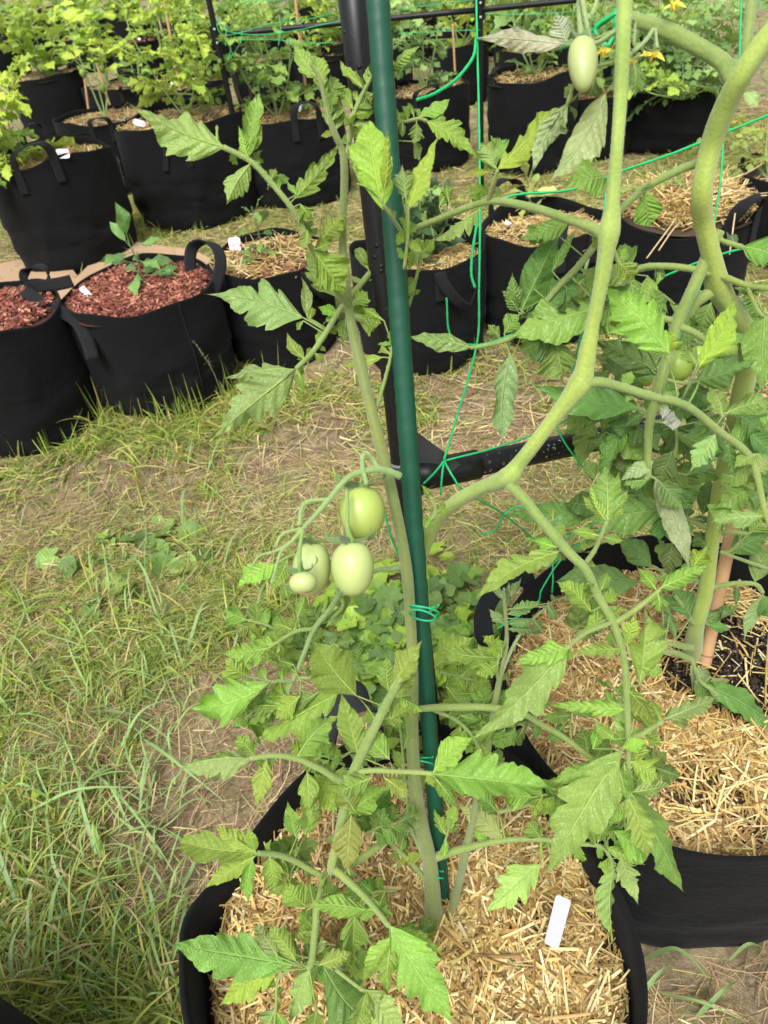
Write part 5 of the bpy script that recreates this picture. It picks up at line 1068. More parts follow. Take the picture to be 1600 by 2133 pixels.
# fruit truss
TR = [[(834, 992, .545, 14), (810, 982, .54, 14), (785, 978, .535, 13), (745, 985, .53, 12), (720, 1000, .525, 11), (690, 1035, .52, 11), (660, 1070, .515, 10), (632, 1100, .51, 9), (605, 1130, .51, 8), (570, 1150, .51, 6)], [(790, 980, .535, 9), (775, 955, .535, 9), (757, 948, .53, 9), (756, 975, .53, 9), (764, 1010, .53, 10)],
      [(685, 1040, .52, 8), (640, 1045, .518, 8), (627, 1065, .516, 8), (625, 1095, .514, 9)], [(632, 1100, .51, 7), (590, 1112, .51, 6), (573, 1140, .51, 6)], [(605, 1130, .51, 7), (585, 1150, .508, 6), (572, 1195, .505, 6), (565, 1215, .504, 6)], [(570, 1150, .51, 5), (540, 1158, .51, 5), (525, 1180, .51, 5)]]
tr = stem_obj('fruit_truss', T1, TR, col=(.19, .29, .08))
fruit(T1, 754, 1068, .545, 96, 113, (.05, 0), (.31, .39, .09), seed=1, stalk=[(757, 960, .535), (762, 990, .54)], shape=.05)
fruit(T1, 735, 1184, .51, 90, 115, (.02, 0), (.35, .42, .15), [(722, 1020, .52), (724, 1060, .515), (724, 1100, .512)], seed=2, shape=.07)
fruit(T1, 650, 1183, .525, 80, 110, (-.05, 0), (.35, .42, .15), [(640, 1110, .515)], seed=3, sep=.7)
fruit(T1, 632, 1214, .49, 58, 46, (.1, -.3), (.35, .41, .16), [(632, 1100, .50), (625, 1140, .495), (624, 1175, .49)], seed=4, sep=1.6)
# withered blossoms
wb = MB()
for x0, y0, x1, y1, w_ in ((620, 1235, 668, 1238, 12), (640, 1238, 645, 1265, 7), (565, 1215, 553, 1252, 9), (525, 1180, 515, 1205, 8), (565, 1160, 545, 1185, 10)):
    V_, F_, U_, c_ = blade([P(x0, y0, .487 if y0 > 1230 else .505), P((x0 + x1) / 2, (y0 + y1) / 2 + 2, .485 if y0 > 1230 else .503), P(x1, y1, .487 if y0 > 1230 else .505)], w_ * .5 / F, None, (.42, .27, .16)); wb.add(V_, F_, U_, c_)
wb.build('withered_blossom', M['petal'], T1)
# fruit and flowers at the upper right, hanging from a truss on the same shoot
stem_obj('flower_truss', T1, [[(1290, 60, .42, 10), (1240, 90, .43, 9), (1225, 60, .43, 8), (1210, -20, .43, 12)], [(1225, 40, .43, 7), (1238, 20, .43, 8), (1250, -30, .43, 9)], [(1208, -20, .435, 12), (1208, 30, .435, 12), (1211, 75, .435, 12)], [(1290, 130, .43, 8), (1340, 90, .44, 8), (1362, 60, .44, 8)], [(1365, 60, .44, 6), (1368, 85, .44, 5), (1370, 100, .44, 6)], [(1300, 40, .42, 8), (1322, 45, .43, 6), (1320, 95, .43, 5)]], col=(.22, .30, .10))
fruit(T1, 1214, 134, .43, 60, 112, (.05, 0), (.31, .36, .14), None, seed=5, shape=.14, sep=.7)
flower(T1, 1256, 104, .45, 32, (.1, 1), 1); flower(T1, 1316, 128, .45, 34, (-.7, .7), 2); flower(T1, 1360, 108, .45, 36, (-.1, 1), 3); flower(T1, 1402, 8, .47, 30, (.1, 1), 4)
compound(T1, [(1290, 130, .44, 7), (1240, 140, .445, 7), (1200, 170, .45, 7), (1182, 215, .45, 7)], [
    (1262, 195, 1153, 368, 64, dict(under=True, lobes=6, ldep=.06, peak=.4, roll=.3, col=LP)), (1182, 215, 1114, 352, 40, dict(under=True, ldep=.08, roll=.6, col=LP)), (1170, 230, 1160, 285, 40, dict(under=True, ldep=.05)), (1286, 170, 1262, 195, 7, dict(ldep=0)), (1240, 160, 1230, 200, 40, dict(ldep=.05)), (1320, 130, 1322, 200, 44, dict(ldep=.05, col=LM))], col=LP)
compound(T1, [(1290, 60, .43, 8), (1230, 85, .435, 7), (1180, 95, .44, 6)], [(1178, 92, 998, 80, 40, dict(under=True, lobes=8, ldep=-.04, roll=1.1, wave=.3, arch=.12, col=(.24, .32, .16))), (1180, 90, 1158, 28, 40, dict(under=True, ldep=.1, col=(.25, .33, .18)))], col=LP)
compound(T1, [(1268, 470, .455, 10), (1278, 520, .46, 9), (1292, 555, .465, 8)], [(1290, 555, 1305, 515, 26), (1268, 372, 1178, 384, 62, dict(ldep=.06)), (1285, 540, 1320, 580, 40)], col=LG)
# ties holding stem to stake
for x, y, dd, w_, hh, lab in ((884, 1272, .585, 58, 30, 'upper looped green wire tie round stem and green stake'), (882, 1588, .66, 38, 14, 'middle green wire tie round stem and green stake'), (905, 1826, .70, 34, 14, 'lowest green wire tie round stem and green stake')):
    mb = MB(); th = np.linspace(0, 12.0 if hh > 20 else 6.6, 50); r_ = w_ * dd / F / 2
    pts = np.array([P(x, y, dd) + CR * r_ * math.cos(t) * 1.05 + FWD * r_ * .8 * math.sin(t) - CU * (.0011 * t - .006 + r_ * (.3 + (.35 if t > 7 else 0)) * math.sin(t + .4)) for t in th]); tube(mb, pts, .0009, 6, (.01, .33, .15))
    o = mb.build('plant_tie', M['plain'], origin=pts[0]); tag(o, lab, 'plant tie', 'green wire ties')

# ---- the second plant, in the right bag
b2 = G(1440, 1388, .225); d2 = depth(b2)
T2 = thing('tomato_plant', b2, 'dark-leaved thick-stemmed tomato plant beside bamboo cane in right bag', 'tomato plant', 'vegetable plants in bags')
stem_obj('main_stem', T2, [
    [(1438, 1400, d2 + .01, 34), (1442, 1360, d2 - .01, 40), (1452, 1300, .90, 32), (1470, 1230, .87, 30), (1484, 1120, .83, 30), (1500, 1020, .79, 30), (1518, 930, .74, 30), (1530, 880, .70, 32), (1548, 810, .67, 40), (1562, 745, .64, 42), (1550, 690, .61, 42), (1520, 640, .585, 42), (1497, 600, .57, 46), (1484, 540, .55, 39), (1466, 460, .53, 38), (1463, 400, .51, 40), (1480, 310, .50, 43), (1508, 230, .48, 43), (1543, 160, .46, 44), (1590, 90, .45, 42), (1650, 20, .44, 42)],
    [(1535, 180, .47, 34), (1505, 130, .475, 35), (1440, 90, .48, 34), (1385, 62, .485, 32), (1325, 42, .49, 28), (1290, 30, .49, 24)], [(1550, 150, .465, 20), (1556, 90, .46, 20), (1566, 0, .46, 20), (1570, -50, .46, 20)],
    [(1500, 600, .57, 26), (1470, 615, .57, 24), (1440, 640, .575, 22), (1405, 685, .58, 22)],
    [(1498, 480, .545, 24), (1475, 530, .55, 24), (1455, 575, .555, 25), (1430, 630, .56, 24), (1412, 670, .565, 24), (1392, 740, .57, 23), (1374, 800, .575, 22), (1362, 840, .58, 20), (1352, 890, .585, 17), (1350, 950, .59, 14), (1352, 975, .59, 12)],
    [(1452, 562, .555, 14), (1400, 555, .56, 13), (1345, 555, .565, 12), (1310, 570, .57, 10)], [(1465, 566, .555, 15), (1510, 578, .555, 14), (1555, 594, .555, 13), (1610, 602, .555, 11)], [(1412, 672, .565, 14), (1375, 660, .57, 13), (1340, 645, .575, 12), (1300, 625, .58, 10)], [(1415, 680, .565, 16), (1450, 695, .56, 14), (1475, 715, .56, 10)],
    [(1497, 490, .545, 10), (1502, 500, .545, 10), (1544, 514, .545, 10)], [(1525, 655, .59, 22), (1545, 640, .59, 14), (1520, 610, .59, 10)], [(1555, 594, .555, 9), (1575, 640, .56, 8), (1590, 660, .56, 7)],
    [(1476, 1225, .87, 12), (1530, 1216, .86, 11), (1574, 1217, .85, 9), (1590, 1235, .85, 7)], [(1486, 1110, .83, 12), (1517, 1108, .82, 10), (1560, 1112, .81, 8)], [(1484, 1105, .83, 14), (1455, 1092, .82, 11), (1425, 1080, .82, 8)], [(1500, 1045, .80, 10), (1545, 1042, .79, 8)],
    [(1470, 1215, .87, 12), (1420, 1200, .86, 10), (1390, 1200, .85, 8), (1330, 1212, .84, 7)], [(1445, 1300, .89, 10), (1420, 1260, .88, 8), (1405, 1240, .88, 6)], [(1442, 1350, .90, 14), (1415, 1345, .89, 12), (1375, 1335, .88, 8)], [(1442, 1375, .905, 12), (1400, 1358, .89, 12), (1375, 1360, .88, 8)],
    [(1600, 1185, .85, 8), (1500, 1150, .84, 6)],
], cols=[(.25, .33, .055)] + [(.165, .23, .045)] * 22)
r2 = lambda *a, **k: compound(T2, *a, **{**dict(mat='leaf_dark', col=LD, ldep=.06, lob=4), **k})
r2([(1455, 340, .52, 18), (1420, 352, .52, 17), (1350, 388, .52, 16), (1290, 440, .525, 16), (1240, 510, .53, 15), (1200, 560, .535, 14), (1165, 595, .54, 13), (1128, 640, .545, 12), (1098, 675, .55, 12), (1070, 700, .55, 11), (1040, 713, .55, 10), (1000, 722, .55, 8), (980, 724, .55, 7)], [
    (982, 724, 853, 702, 36, dict(col=LM, roll=.5)), (1062, 735, 1047, 906, 54, dict(under=True, col=LM, peak=.45)), (1060, 700, 1062, 738, 6), (1042, 705, 1016, 676, 26, dict(col=LM, wave=.3)), (1050, 695, 1082, 655, 32, dict(col=LM)), (1085, 650, 1168, 478, 58, dict(col=LM, wave=.2, lobes=5)), (1080, 650, 1045, 606, 30, dict(col=LM)), (1078, 640, 1068, 570, 28, dict(col=LM)), (1095, 655, 1102, 640, 24, dict(col=LM)),
    (1250, 640, 1073, 698, 84, dict(col=LM, lobes=5)), (1135, 645, 1197, 580, 52, dict(col=LD, lobes=4, ldep=.2)), (1155, 705, 1172, 793, 70, dict(col=LM, wave=.2)), (1130, 700, 1150, 760, 40), (1186, 463, 1084, 496, 40, dict(col=LM)), (1150, 565, 1200, 480, 24, dict(col=LM)), (1150, 480, 1105, 510, 44, dict(col=LM)), (1345, 400, 1356, 470, 50, dict(col=LM)), (1370, 378, 1330, 400, 6), (1180, 600, 1180, 660, 46), (1120, 640, 1110, 670, 40), (1200, 590, 1210, 570, 30), (1110, 600, 1130, 550, 34)])
r2([(1310, 570, .57, 7), (1290, 580, .57, 5)], [(1310, 566, 1302, 510, 36, dict(col=LM)), (1335, 556, 1240, 592, 46), (1300, 590, 1215, 618, 50), (1310, 575, 1330, 665, 60, dict(col=LM)), (1350, 575, 1345, 640, 50), (1365, 560, 1370, 590, 28, dict(col=LM)), (1380, 555, 1362, 600, 18)], col=LM)
r2([(1300, 625, .58, 7), (1260, 610, .58, 6), (1230, 600, .58, 5)], [(1300, 620, 1210, 560, 50, dict(col=LM)), (1280, 640, 1240, 700, 40), (1290, 630, 1230, 660, 44), (1330, 640, 1290, 700, 50), (1240, 600, 1180, 620, 50), (1340, 690, 1300, 700, 24, dict(col=LM, under=True))], col=LM)
r2([(1375, 800, .575, 10), (1371, 780, .575, 8)], [(1372, 774, 1240, 712, 54), (1360, 775, 1345, 715, 36, dict(col=LM)), (1370, 790, 1310, 740, 44), (1385, 790, 1400, 830, 30)])
r2([(1350, 860, .585, 9), (1340, 855, .585, 8), (1326, 848, .585, 6)], [(1330, 850, 1117, 800, 62), (1330, 845, 1220, 800, 50, dict(db=.01)), (1340, 860, 1300, 890, 26)])
r2([(1385, 790, .575, 8), (1420, 798, .57, 8), (1446, 796, .57, 6)], [(1446, 796, 1575, 750, 54), (1430, 800, 1500, 830, 40, dict(db=.01)), (1455, 740, 1560, 700, 30, dict(col=LM)), (1490, 770, 1540, 740, 30)])
r2([(1352, 878, .587, 8), (1365, 878, .585, 7), (1378, 880, .585, 5)], [(1376, 880, 1425, 880, 30, dict(lobes=3, ldep=.4, under=True, col=(.30, .38, .25))), (1380, 872, 1392, 842, 22, dict(lobes=3, ldep=.4, under=True, col=(.30, .38, .25))), (1385, 885, 1405, 855, 26, dict(under=True, col=(.30, .38, .25)))])
r2([(1350, 950, .59, 10), (1352, 985, .59, 10), (1345, 1000, .585, 8)], [(1362, 960, 1295, 1000, 30, dict(under=True, col=LP, roll=.8)), (1365, 995, 1435, 1180, 48, dict(under=True, lobes=6, ldep=.12, col=LP, roll=.7)), (1350, 1000, 1300, 1010, 30, dict(col=LM)), (1370, 1000, 1420, 1060, 44)])
r2([(1544, 514, .545, 8), (1550, 516, .545, 7)], [(1546, 514, 1625, 545, 66, dict(col=LM)), (1530, 512, 1515, 500, 20)])
r2([(1590, 650, .56, 7), (1598, 655, .56, 6)], [(1595, 640, 1588, 812, 64, dict(col=LM)), (1560, 590, 1610, 620, 22, dict(col=LM)), (1575, 610, 1530, 600, 20, dict(col=LM))])
# drooping dark leaves hanging below the shoot
r2([(1318, 840, .60, 11), (1300, 870, .61, 10), (1280, 920, .62, 10), (1262, 970, .63, 9), (1245, 1010, .64, 7), (1235, 1040, .65, 6)], [
    (1290, 880, 1250, 945, 44), (1300, 880, 1255, 1010, 44, dict(col=LM)), (1300, 895, 1345, 960, 52, dict(col=LM)), (1310, 880, 1370, 940, 54), (1290, 900, 1330, 985, 60), (1270, 950, 1330, 975, 44), (1240, 1000, 1215, 960, 30, dict(col=LM)), (1240, 1030, 1195, 1085, 26), (1225, 860, 1175, 885, 26, dict(col=LY)), (1280, 850, 1215, 870, 30), (1320, 860, 1290, 910, 50), (1262, 900, 1242, 930, 40)])
r2([(1400, 860, .60, 8), (1410, 920, .61, 8), (1395, 980, .62, 8), (1370, 1040, .63, 8), (1340, 1070, .64, 6)], [
    (1400, 880, 1440, 960, 60), (1410, 900, 1475, 930, 60), (1400, 940, 1370, 1000, 50), (1375, 960, 1300, 990, 60, dict(col=LM)), (1390, 1060, 1215, 1076, 70, dict(col=LD)), (1232, 1072, 1058, 1074, 48, dict(col=LD)), (1260, 1060, 1180, 1050, 40), (1420, 880, 1390, 840, 50), (1445, 880, 1500, 900, 54), (1430, 990, 1480, 950, 50), (1350, 1045, 1300, 1020, 40), (1410, 1010, 1440, 1060, 44), (1385, 1080, 1425, 1130, 50, dict(db=.03)), (1400, 1130, 1390, 1190, 36, dict(db=.05)), (1370, 1070, 1375, 1125, 40)])
r2([(1500, 860, .64, 8), (1520, 850, .64, 7), (1540, 840, .64, 6)], [(1500, 850, 1400, 820, 60), (1510, 870, 1440, 900, 60), (1530, 860, 1590, 900, 60), (1540, 880, 1575, 960, 50), (1500, 900, 1460, 960, 50), (1480, 840, 1430, 850, 44), (1545, 850, 1610, 870, 50, dict(col=LM)), (1520, 900, 1530, 990, 50), (1560, 900, 1610, 950, 50)])
# lower ovate leaves on the main stem
r2([(1484, 1100, .83, 8), (1470, 1085, .825, 7), (1425, 1080, .82, 6)], [(1464, 1072, 1478, 998, 36), (1430, 1078, 1440, 1050, 30), (1420, 1080, 1375, 1050, 40), (1480, 1144, 1444, 1108, 34), (1440, 1090, 1475, 1078, 24), (1425, 1085, 1435, 1120, 34, dict(col=LM))])
r2([(1500, 1150, .84, 7), (1517, 1150, .84, 6), (1540, 1130, .83, 6)], [(1517, 1150, 1604, 1106, 46), (1545, 1042, 1595, 1000, 44), (1560, 1112, 1600, 1070, 50, dict(col=LM)), (1560, 1060, 1570, 1000, 44)])
r2([(1460, 1300, .895, 6), (1470, 1298, .89, 6)], [(1462, 1300, 1536, 1262, 42), (1475, 1302, 1520, 1312, 24)])
r2([(1574, 1217, .85, 7), (1588, 1235, .85, 6)], [(1590, 1238, 1552, 1332, 30, dict(under=True, col=LM)), (1572, 1213, 1598, 1138, 52), (1535, 1220, 1532, 1260, 14), (1590, 1240, 1610, 1290, 40)])
r2([(1440, 1370, .905, 8), (1450, 1400, .895, 8), (1460, 1420, .88, 8), (1500, 1450, .87, 7)], [(1438, 1388, 1480, 1430, 44, dict(under=True, col=LM)), (1448, 1420, 1500, 1470, 40), (1470, 1425, 1625, 1520, 56, dict(roll=.7, col=LD)), (1480, 1410, 1530, 1480, 40, dict(under=True, col=LM))])
r2([(1400, 1345, .88, 8), (1385, 1338, .88, 7)], [(1408, 1325, 1390, 1268, 28), (1385, 1335, 1355, 1300, 34), (1440, 1285, 1408, 1228, 50), (1395, 1280, 1375, 1240, 40), (1380, 1270, 1360, 1225, 30)])
r2([(1390, 1200, .85, 7), (1370, 1185, .85, 6), (1358, 1178, .85, 5)], [(1358, 1180, 1288, 1122, 46), (1330, 1212, 1162, 1213, 56), (1400, 1195, 1400, 1160, 40), (1390, 1180, 1370, 1120, 40), (1440, 1215, 1440, 1170, 40, dict(col=LM))])
# overlapping hanging leaves around the stems
for i in range(17):
    x_, y_ = [(1225, 560), (1290, 600), (1180, 640), (1330, 700), (1270, 830), (1340, 860), (1420, 880), (1300, 960), (1480, 880), (1560, 700), (1590, 860), (1450, 960), (1540, 960), (1360, 620), (1240, 760), (1440, 620), (1590, 1010)][i]
    d_ = .66 + .02 * rng.random(); a_ = rng.uniform(.2, 2.9); L_ = rng.uniform(45, 90); ex, ey = x_ + L_ * math.cos(a_), y_ + L_ * math.sin(a_) * .6; b_ = rng.uniform(1.1, 2.0)
    r2([(x_, y_ - 20, d_ + .01), ((x_ + ex) / 2, (y_ + ey) / 2 - 12, d_), (ex, ey, d_)], [
        (ex, ey, ex + 105 * math.cos(b_), ey + 95 * math.sin(b_), 50, dict(roll=.5)), (x_ + (ex - x_) * .5, y_ + (ey - y_) * .5, x_ + (ex - x_) * .5 + 85 * math.cos(b_ + .8), y_ + (ey - y_) * .5 + 70 * math.sin(b_ + .5), 42, dict(col=LM)),
        (x_ + (ex - x_) * .7, y_ + (ey - y_) * .7, x_ + (ex - x_) * .7 + 80 * math.cos(b_ - 1.1), y_ + (ey - y_) * .7 + 60 * math.sin(b_ - .7), 42)], rpx=(7, 5), col=(LD, LM, (.11, .21, .04))[i % 3])
# green fruit half hidden at right
for x, y, w_, h_, s_ in ((1410, 762, 62, 66, 7), (1512, 728, 48, 46, 8), (1455, 745, 40, 50, 9), (1346, 785, 30, 40, 10)):
    fruit(T2, x, y, .62, w_, h_, (0, 0), (.28, .40, .07), [(x + 20, y - 60, .61)], seed=s_)

# ------------------------------------------------------------------ trellis netting, strings
def net(root, name, paths, r=.0011, col=(.005, .36, .10)):
    mb = MB()
    for pts in paths:
        p = smooth_path([P(*q) for q in pts], 8); 
        tube(mb, p, r * (1 + .12 * np.sin(np.arange(len(p)) * 2.3)), 7, col)
    return mb.build(name, M['string'], root)
kn = P(925, 962, .64)
NT = thing('trellis_net', kn, 'bright green string trellis net tied to the nearest black crossbar', 'trellis net', 'green trellis strings')
net(NT, 'strand', [[(992, -20, .70), (994, 80, .70), (998, 250, .69), (1000, 450, .68), (998, 600, .67), (996, 700, .665), (975, 790, .655), (948, 880, .648), (925, 958, .64)]], r=.00115)
net(NT, 'strand', [[(992, 80, .70), (985, 120, .69), (950, 165, .68), (905, 195, .67), (868, 208, .66)]], r=.0016)
net(NT, 'strand', [[(992, 80, .70), (1050, 85, .66), (1110, 100, .62), (1170, 100, .58), (1240, 60, .55), (1280, 30, .52)]], r=.0012)
net(NT, 'strand', [[(1283, 20, .50), (1280, 60, .50), (1265, 95, .50), (1240, 60, .5), (1285, 25, .49)]], r=.0016)
net(NT, 'strand', [[(1612, 235, .66), (1500, 280, .66), (1400, 320, .66), (1290, 358, .665), (1190, 395, .67), (1080, 405, .675), (1040, 420, .68)]], r=.00125)
net(NT, 'strand', [[(1612, 503, .66), (1500, 530, .66), (1420, 560, .66), (1300, 612, .66), (1180, 660, .66), (1080, 692, .66), (998, 718, .66), (940, 700, .66), (930, 620, .66)]], r=.00105)
net(NT, 'strand', [[(998, 440, .69), (985, 520, .68), (982, 570, .68), (990, 600, .68)]], r=.0014)
net(NT, 'strand', [[(1262, 400, .67), (1256, 460, .67), (1235, 600, .67), (1205, 720, .66), (1190, 790, .66)]], r=.001)
net(NT, 'strand', [[(1508, 280, .66), (1498, 400, .66), (1470, 560, .67), (1440, 640, .67), (1410, 720, .67), (1380, 800, .68)]], r=.001)
net(NT, 'strand', [[(1545, -20, .66), (1542, 80, .66), (1538, 200, .66)]], r=.001)
net(NT, 'strand', [[(925, 960, .64), (1040, 930, .645), (1150, 890, .65), (1210, 858, .65), (1300, 830, .66)], [(1158, 885, .65), (1175, 920, .65), (1200, 955, .66), (1235, 1000, .68)]], r=.0009)
net(NT, 'strand', [[(882, 1008, .635), (905, 985, .632), (925, 960, .63)]], r=.0010)
net(NT, 'strand', [[(925, 960, .632), (921, 990, .63), (918, 1030, .64)]], r=.0010)
net(NT, 'strand', [[(925, 960, .632), (945, 995, .63), (970, 1025, .64), (1050, 1072, .70), (1130, 1140, .80), (1160, 1175, .85)]], r=.0010)
net(NT, 'strand', [[(1050, 1072, .70), (1075, 1055, .70), (1100, 1062, .7)]], r=.0010)
net(NT, 'strand', [[(1050, 1072, .70), (1030, 1105, .72), (1002, 1112, .73)]], r=.0010)
net(NT, 'strand', [[(1275, 1085, .86), (1220, 1130, .86), (1170, 1165, .86), (1130, 1225, .87), (1115, 1260, .88), (1035, 1310, .87)]], r=.0010)
net(NT, 'strand', [[(1260, 1078, .85), (1200, 1110, .86), (1150, 1135, .87)]], r=.0010)
net(NT, 'strand', [[(1260, 1100, .86), (1200, 1138, .87), (1156, 1165, .87), (1152, 1210, .87), (1150, 1235, .88)]], r=.0010)
net(NT, 'strand', [[(1640, 940, .80), (1560, 950, .80), (1480, 960, .80), (1420, 985, .80), (1350, 1000, .80)], [(1480, 900, .78), (1450, 980, .80), (1440, 1020, .82)]], r=.0009)
net(NT, 'strand', [[(1395, 1020, .85), (1440, 1020, .85), (1500, 1025, .85), (1600, 1040, .86)], [(1490, 1140, .90), (1520, 1143, .90)]], r=.0009)
net(NT, 'strand', [[(800, 1060, .66), (815, 1120, .67), (838, 1168, .68)]], r=.0011)
FN = thing('trellis_net', e0, 'pale green string net tangled on far crossbar over the bags', 'trellis net', 'green trellis strings')
dd_ = lambda k: depth(e0) + (depth(e1) - depth(e0)) * k - .03
for pts in ([(450, 40), (470, 62), (520, 72), (600, 66), (700, 45), (780, 30)], [(445, 20), (460, 70), (500, 68), (560, 50), (640, 40), (690, 28)], [(462, 70), (480, 100), (475, 125), (500, 90), (505, 60)], [(455, 85), (560, 82), (640, 90), (700, 88)], [(450, 10), (540, 2), (700, -5)], [(830, 70), (900, 66), (1000, 62)], [(830, 20), (900, 10), (1000, -2), (1100, -8)], [(1010, 28), (1100, 30), (1240, 20)], [(580, 30), (585, 60), (580, 95)], [(470, 95), (470, 60), (452, 30)]):
    net(FN, 'strand', [[(x, y, dd_((x - 452) / 557)) for x, y in pts]], r=.0013, col=(.03, .42, .14))
# raindrops on the near crossbar
dr_ = MB()
for i in range(60):
    t = rng.random() * .9 + .08; a = rng.uniform(-1.9, -.2) if rng.random() < .7 else rng.uniform(-2.6, -1.5); q = bar0 + (bar1 - bar0) * t; T_ = nrm(bar1 - bar0); n1 = nrm(np.cross(T_, [0, 0, 1.])); n2 = np.cross(n1, T_)
    if n1 @ (CAM - q) < 0: n1 = -n1
    an = rng.uniform(-.9, 1.3); nn = n1 * math.cos(an) + n2 * math.sin(an); s_ = rng.uniform(.0006, .0018); q = q + nn * .0118
    tube(dr_, [q - nn * s_ * .1, q + nn * s_ * .35, q + nn * s_ * .6], [s_, s_ * .8, s_ * .3], 8, (.05, .05, .05))
mw, nt_, nd_, lk_ = new_mat('water_drop'); pr_ = finish(nt_, (.9, .9, .9), .02, .5); pr_.inputs['Transmission Weight'].default_value = 1; pr_.inputs['IOR'].default_value = 1.33
o = dr_.build('raindrops', mw, fr); o['kind'] = 'stuff'
# ------------------------------------------------------------------ plants in the other bags
def tmpl(kind, seed):
    """a leaf one unit long along +X, up +Z: list of (V, F, U)"""
    r = np.random.default_rng(seed); mb = MB(); Z = np.array([0, 0, 1.])
    if kind == 'tomato':
        arch = r.uniform(.1, .3)
        def ax(t): return np.array([t, 0, arch * t * (1 - t) * 1.2 - .25 * t ** 3 * arch * 3])
        mb_pts = [ax(t) for t in np.linspace(0, .8, 7)]; tube(mb, mb_pts, np.linspace(.014, .006, 7), 4, (1.3, 1.2, 1.3), cap=False)
        V, U = leaf_geo(ax(.66), ax(1.) + [0, 0, -.05], .30, Z + .3 * r.normal(size=3), seed=seed, lobes=4, ldep=.5, nu=14, nv=5, roll=.4 * r.normal(), wave=.2); mb.add(V.reshape(-1, 3), grid_faces(14, 5)[:, ::-1], U.reshape(-1, 3), (1, 1, 1))
        for k, (t, L, w_) in enumerate(((.24, .26, .15), (.45, .30, .17), (.64, .24, .13), (.33, .09, .06), (.55, .09, .06))):
            for s in (-1, 1):
                a = ax(t + .02 * s); e = a + np.array([L * .45, s * L * .85, r.uniform(-.12, .04)]); w2 = w_ * r.uniform(1.1, 1.5)
                b_ = a + (e - a) * .16
                V, U = leaf_geo(b_, e, w2, Z + .35 * r.normal(size=3), seed=seed * 31 + k * 2 + s, lobes=3, ldep=.5, nu=11, nv=5, roll=.4 * r.normal(), wave=.2); mb.add(V.reshape(-1, 3), grid_faces(11, 5)[:, ::-1], U.reshape(-1, 3), np.ones(3) * r.uniform(.85, 1.15))
    else:
        wd = {'pepper': .42, 'lantern': .62, 'fern': .16}[kind]
        tube(mb, [(0, 0, 0), (.12, 0, .02), (.26, 0, .03)], [.013, .011, .009], 4, (1.3, 1.2, 1.3), cap=False)
        V, U = leaf_geo((.25, 0, .03), (1, 0, -.05), wd * .85, Z + .2 * r.normal(size=3), seed=seed, lobes=5, ldep=.05 if kind == 'pepper' else .16, nu=14, nv=7, roll=.5 * r.normal(), wave=.15, arch=.12, peak=.4)
        mb.add(V.reshape(-1, 3), grid_faces(14, 7)[:, ::-1], U.reshape(-1, 3), (1, 1, 1))
    return np.concatenate(mb.V), np.concatenate(mb.Fc), np.concatenate(mb.U), np.concatenate(mb.C)
TM = {k: [tmpl(k, 11 + 7 * i) for i in range(4)] for k in ('tomato', 'pepper', 'lantern')}
def put_leaf(mb, kind, p, a, e, s, col, roll=0.):
    V, Fc, U, C = TM[kind][int(rng.integers(0, 4))]
    X_ = np.array([math.cos(a) * math.cos(e), math.sin(a) * math.cos(e), math.sin(e)]); Y_ = nrm(np.cross([0, 0, 1.], X_)); Z_ = np.cross(X_, Y_)
    Y2 = Y_ * math.cos(roll) + Z_ * math.sin(roll); Z2 = np.cross(X_, Y2)
    U2 = U.copy(); U2[:, 2] = rng.random()
    mb.add(p + (V * s) @ np.array([X_, Y2, Z2]), Fc, U2, np.clip(C * np.asarray(col), .004, 1))
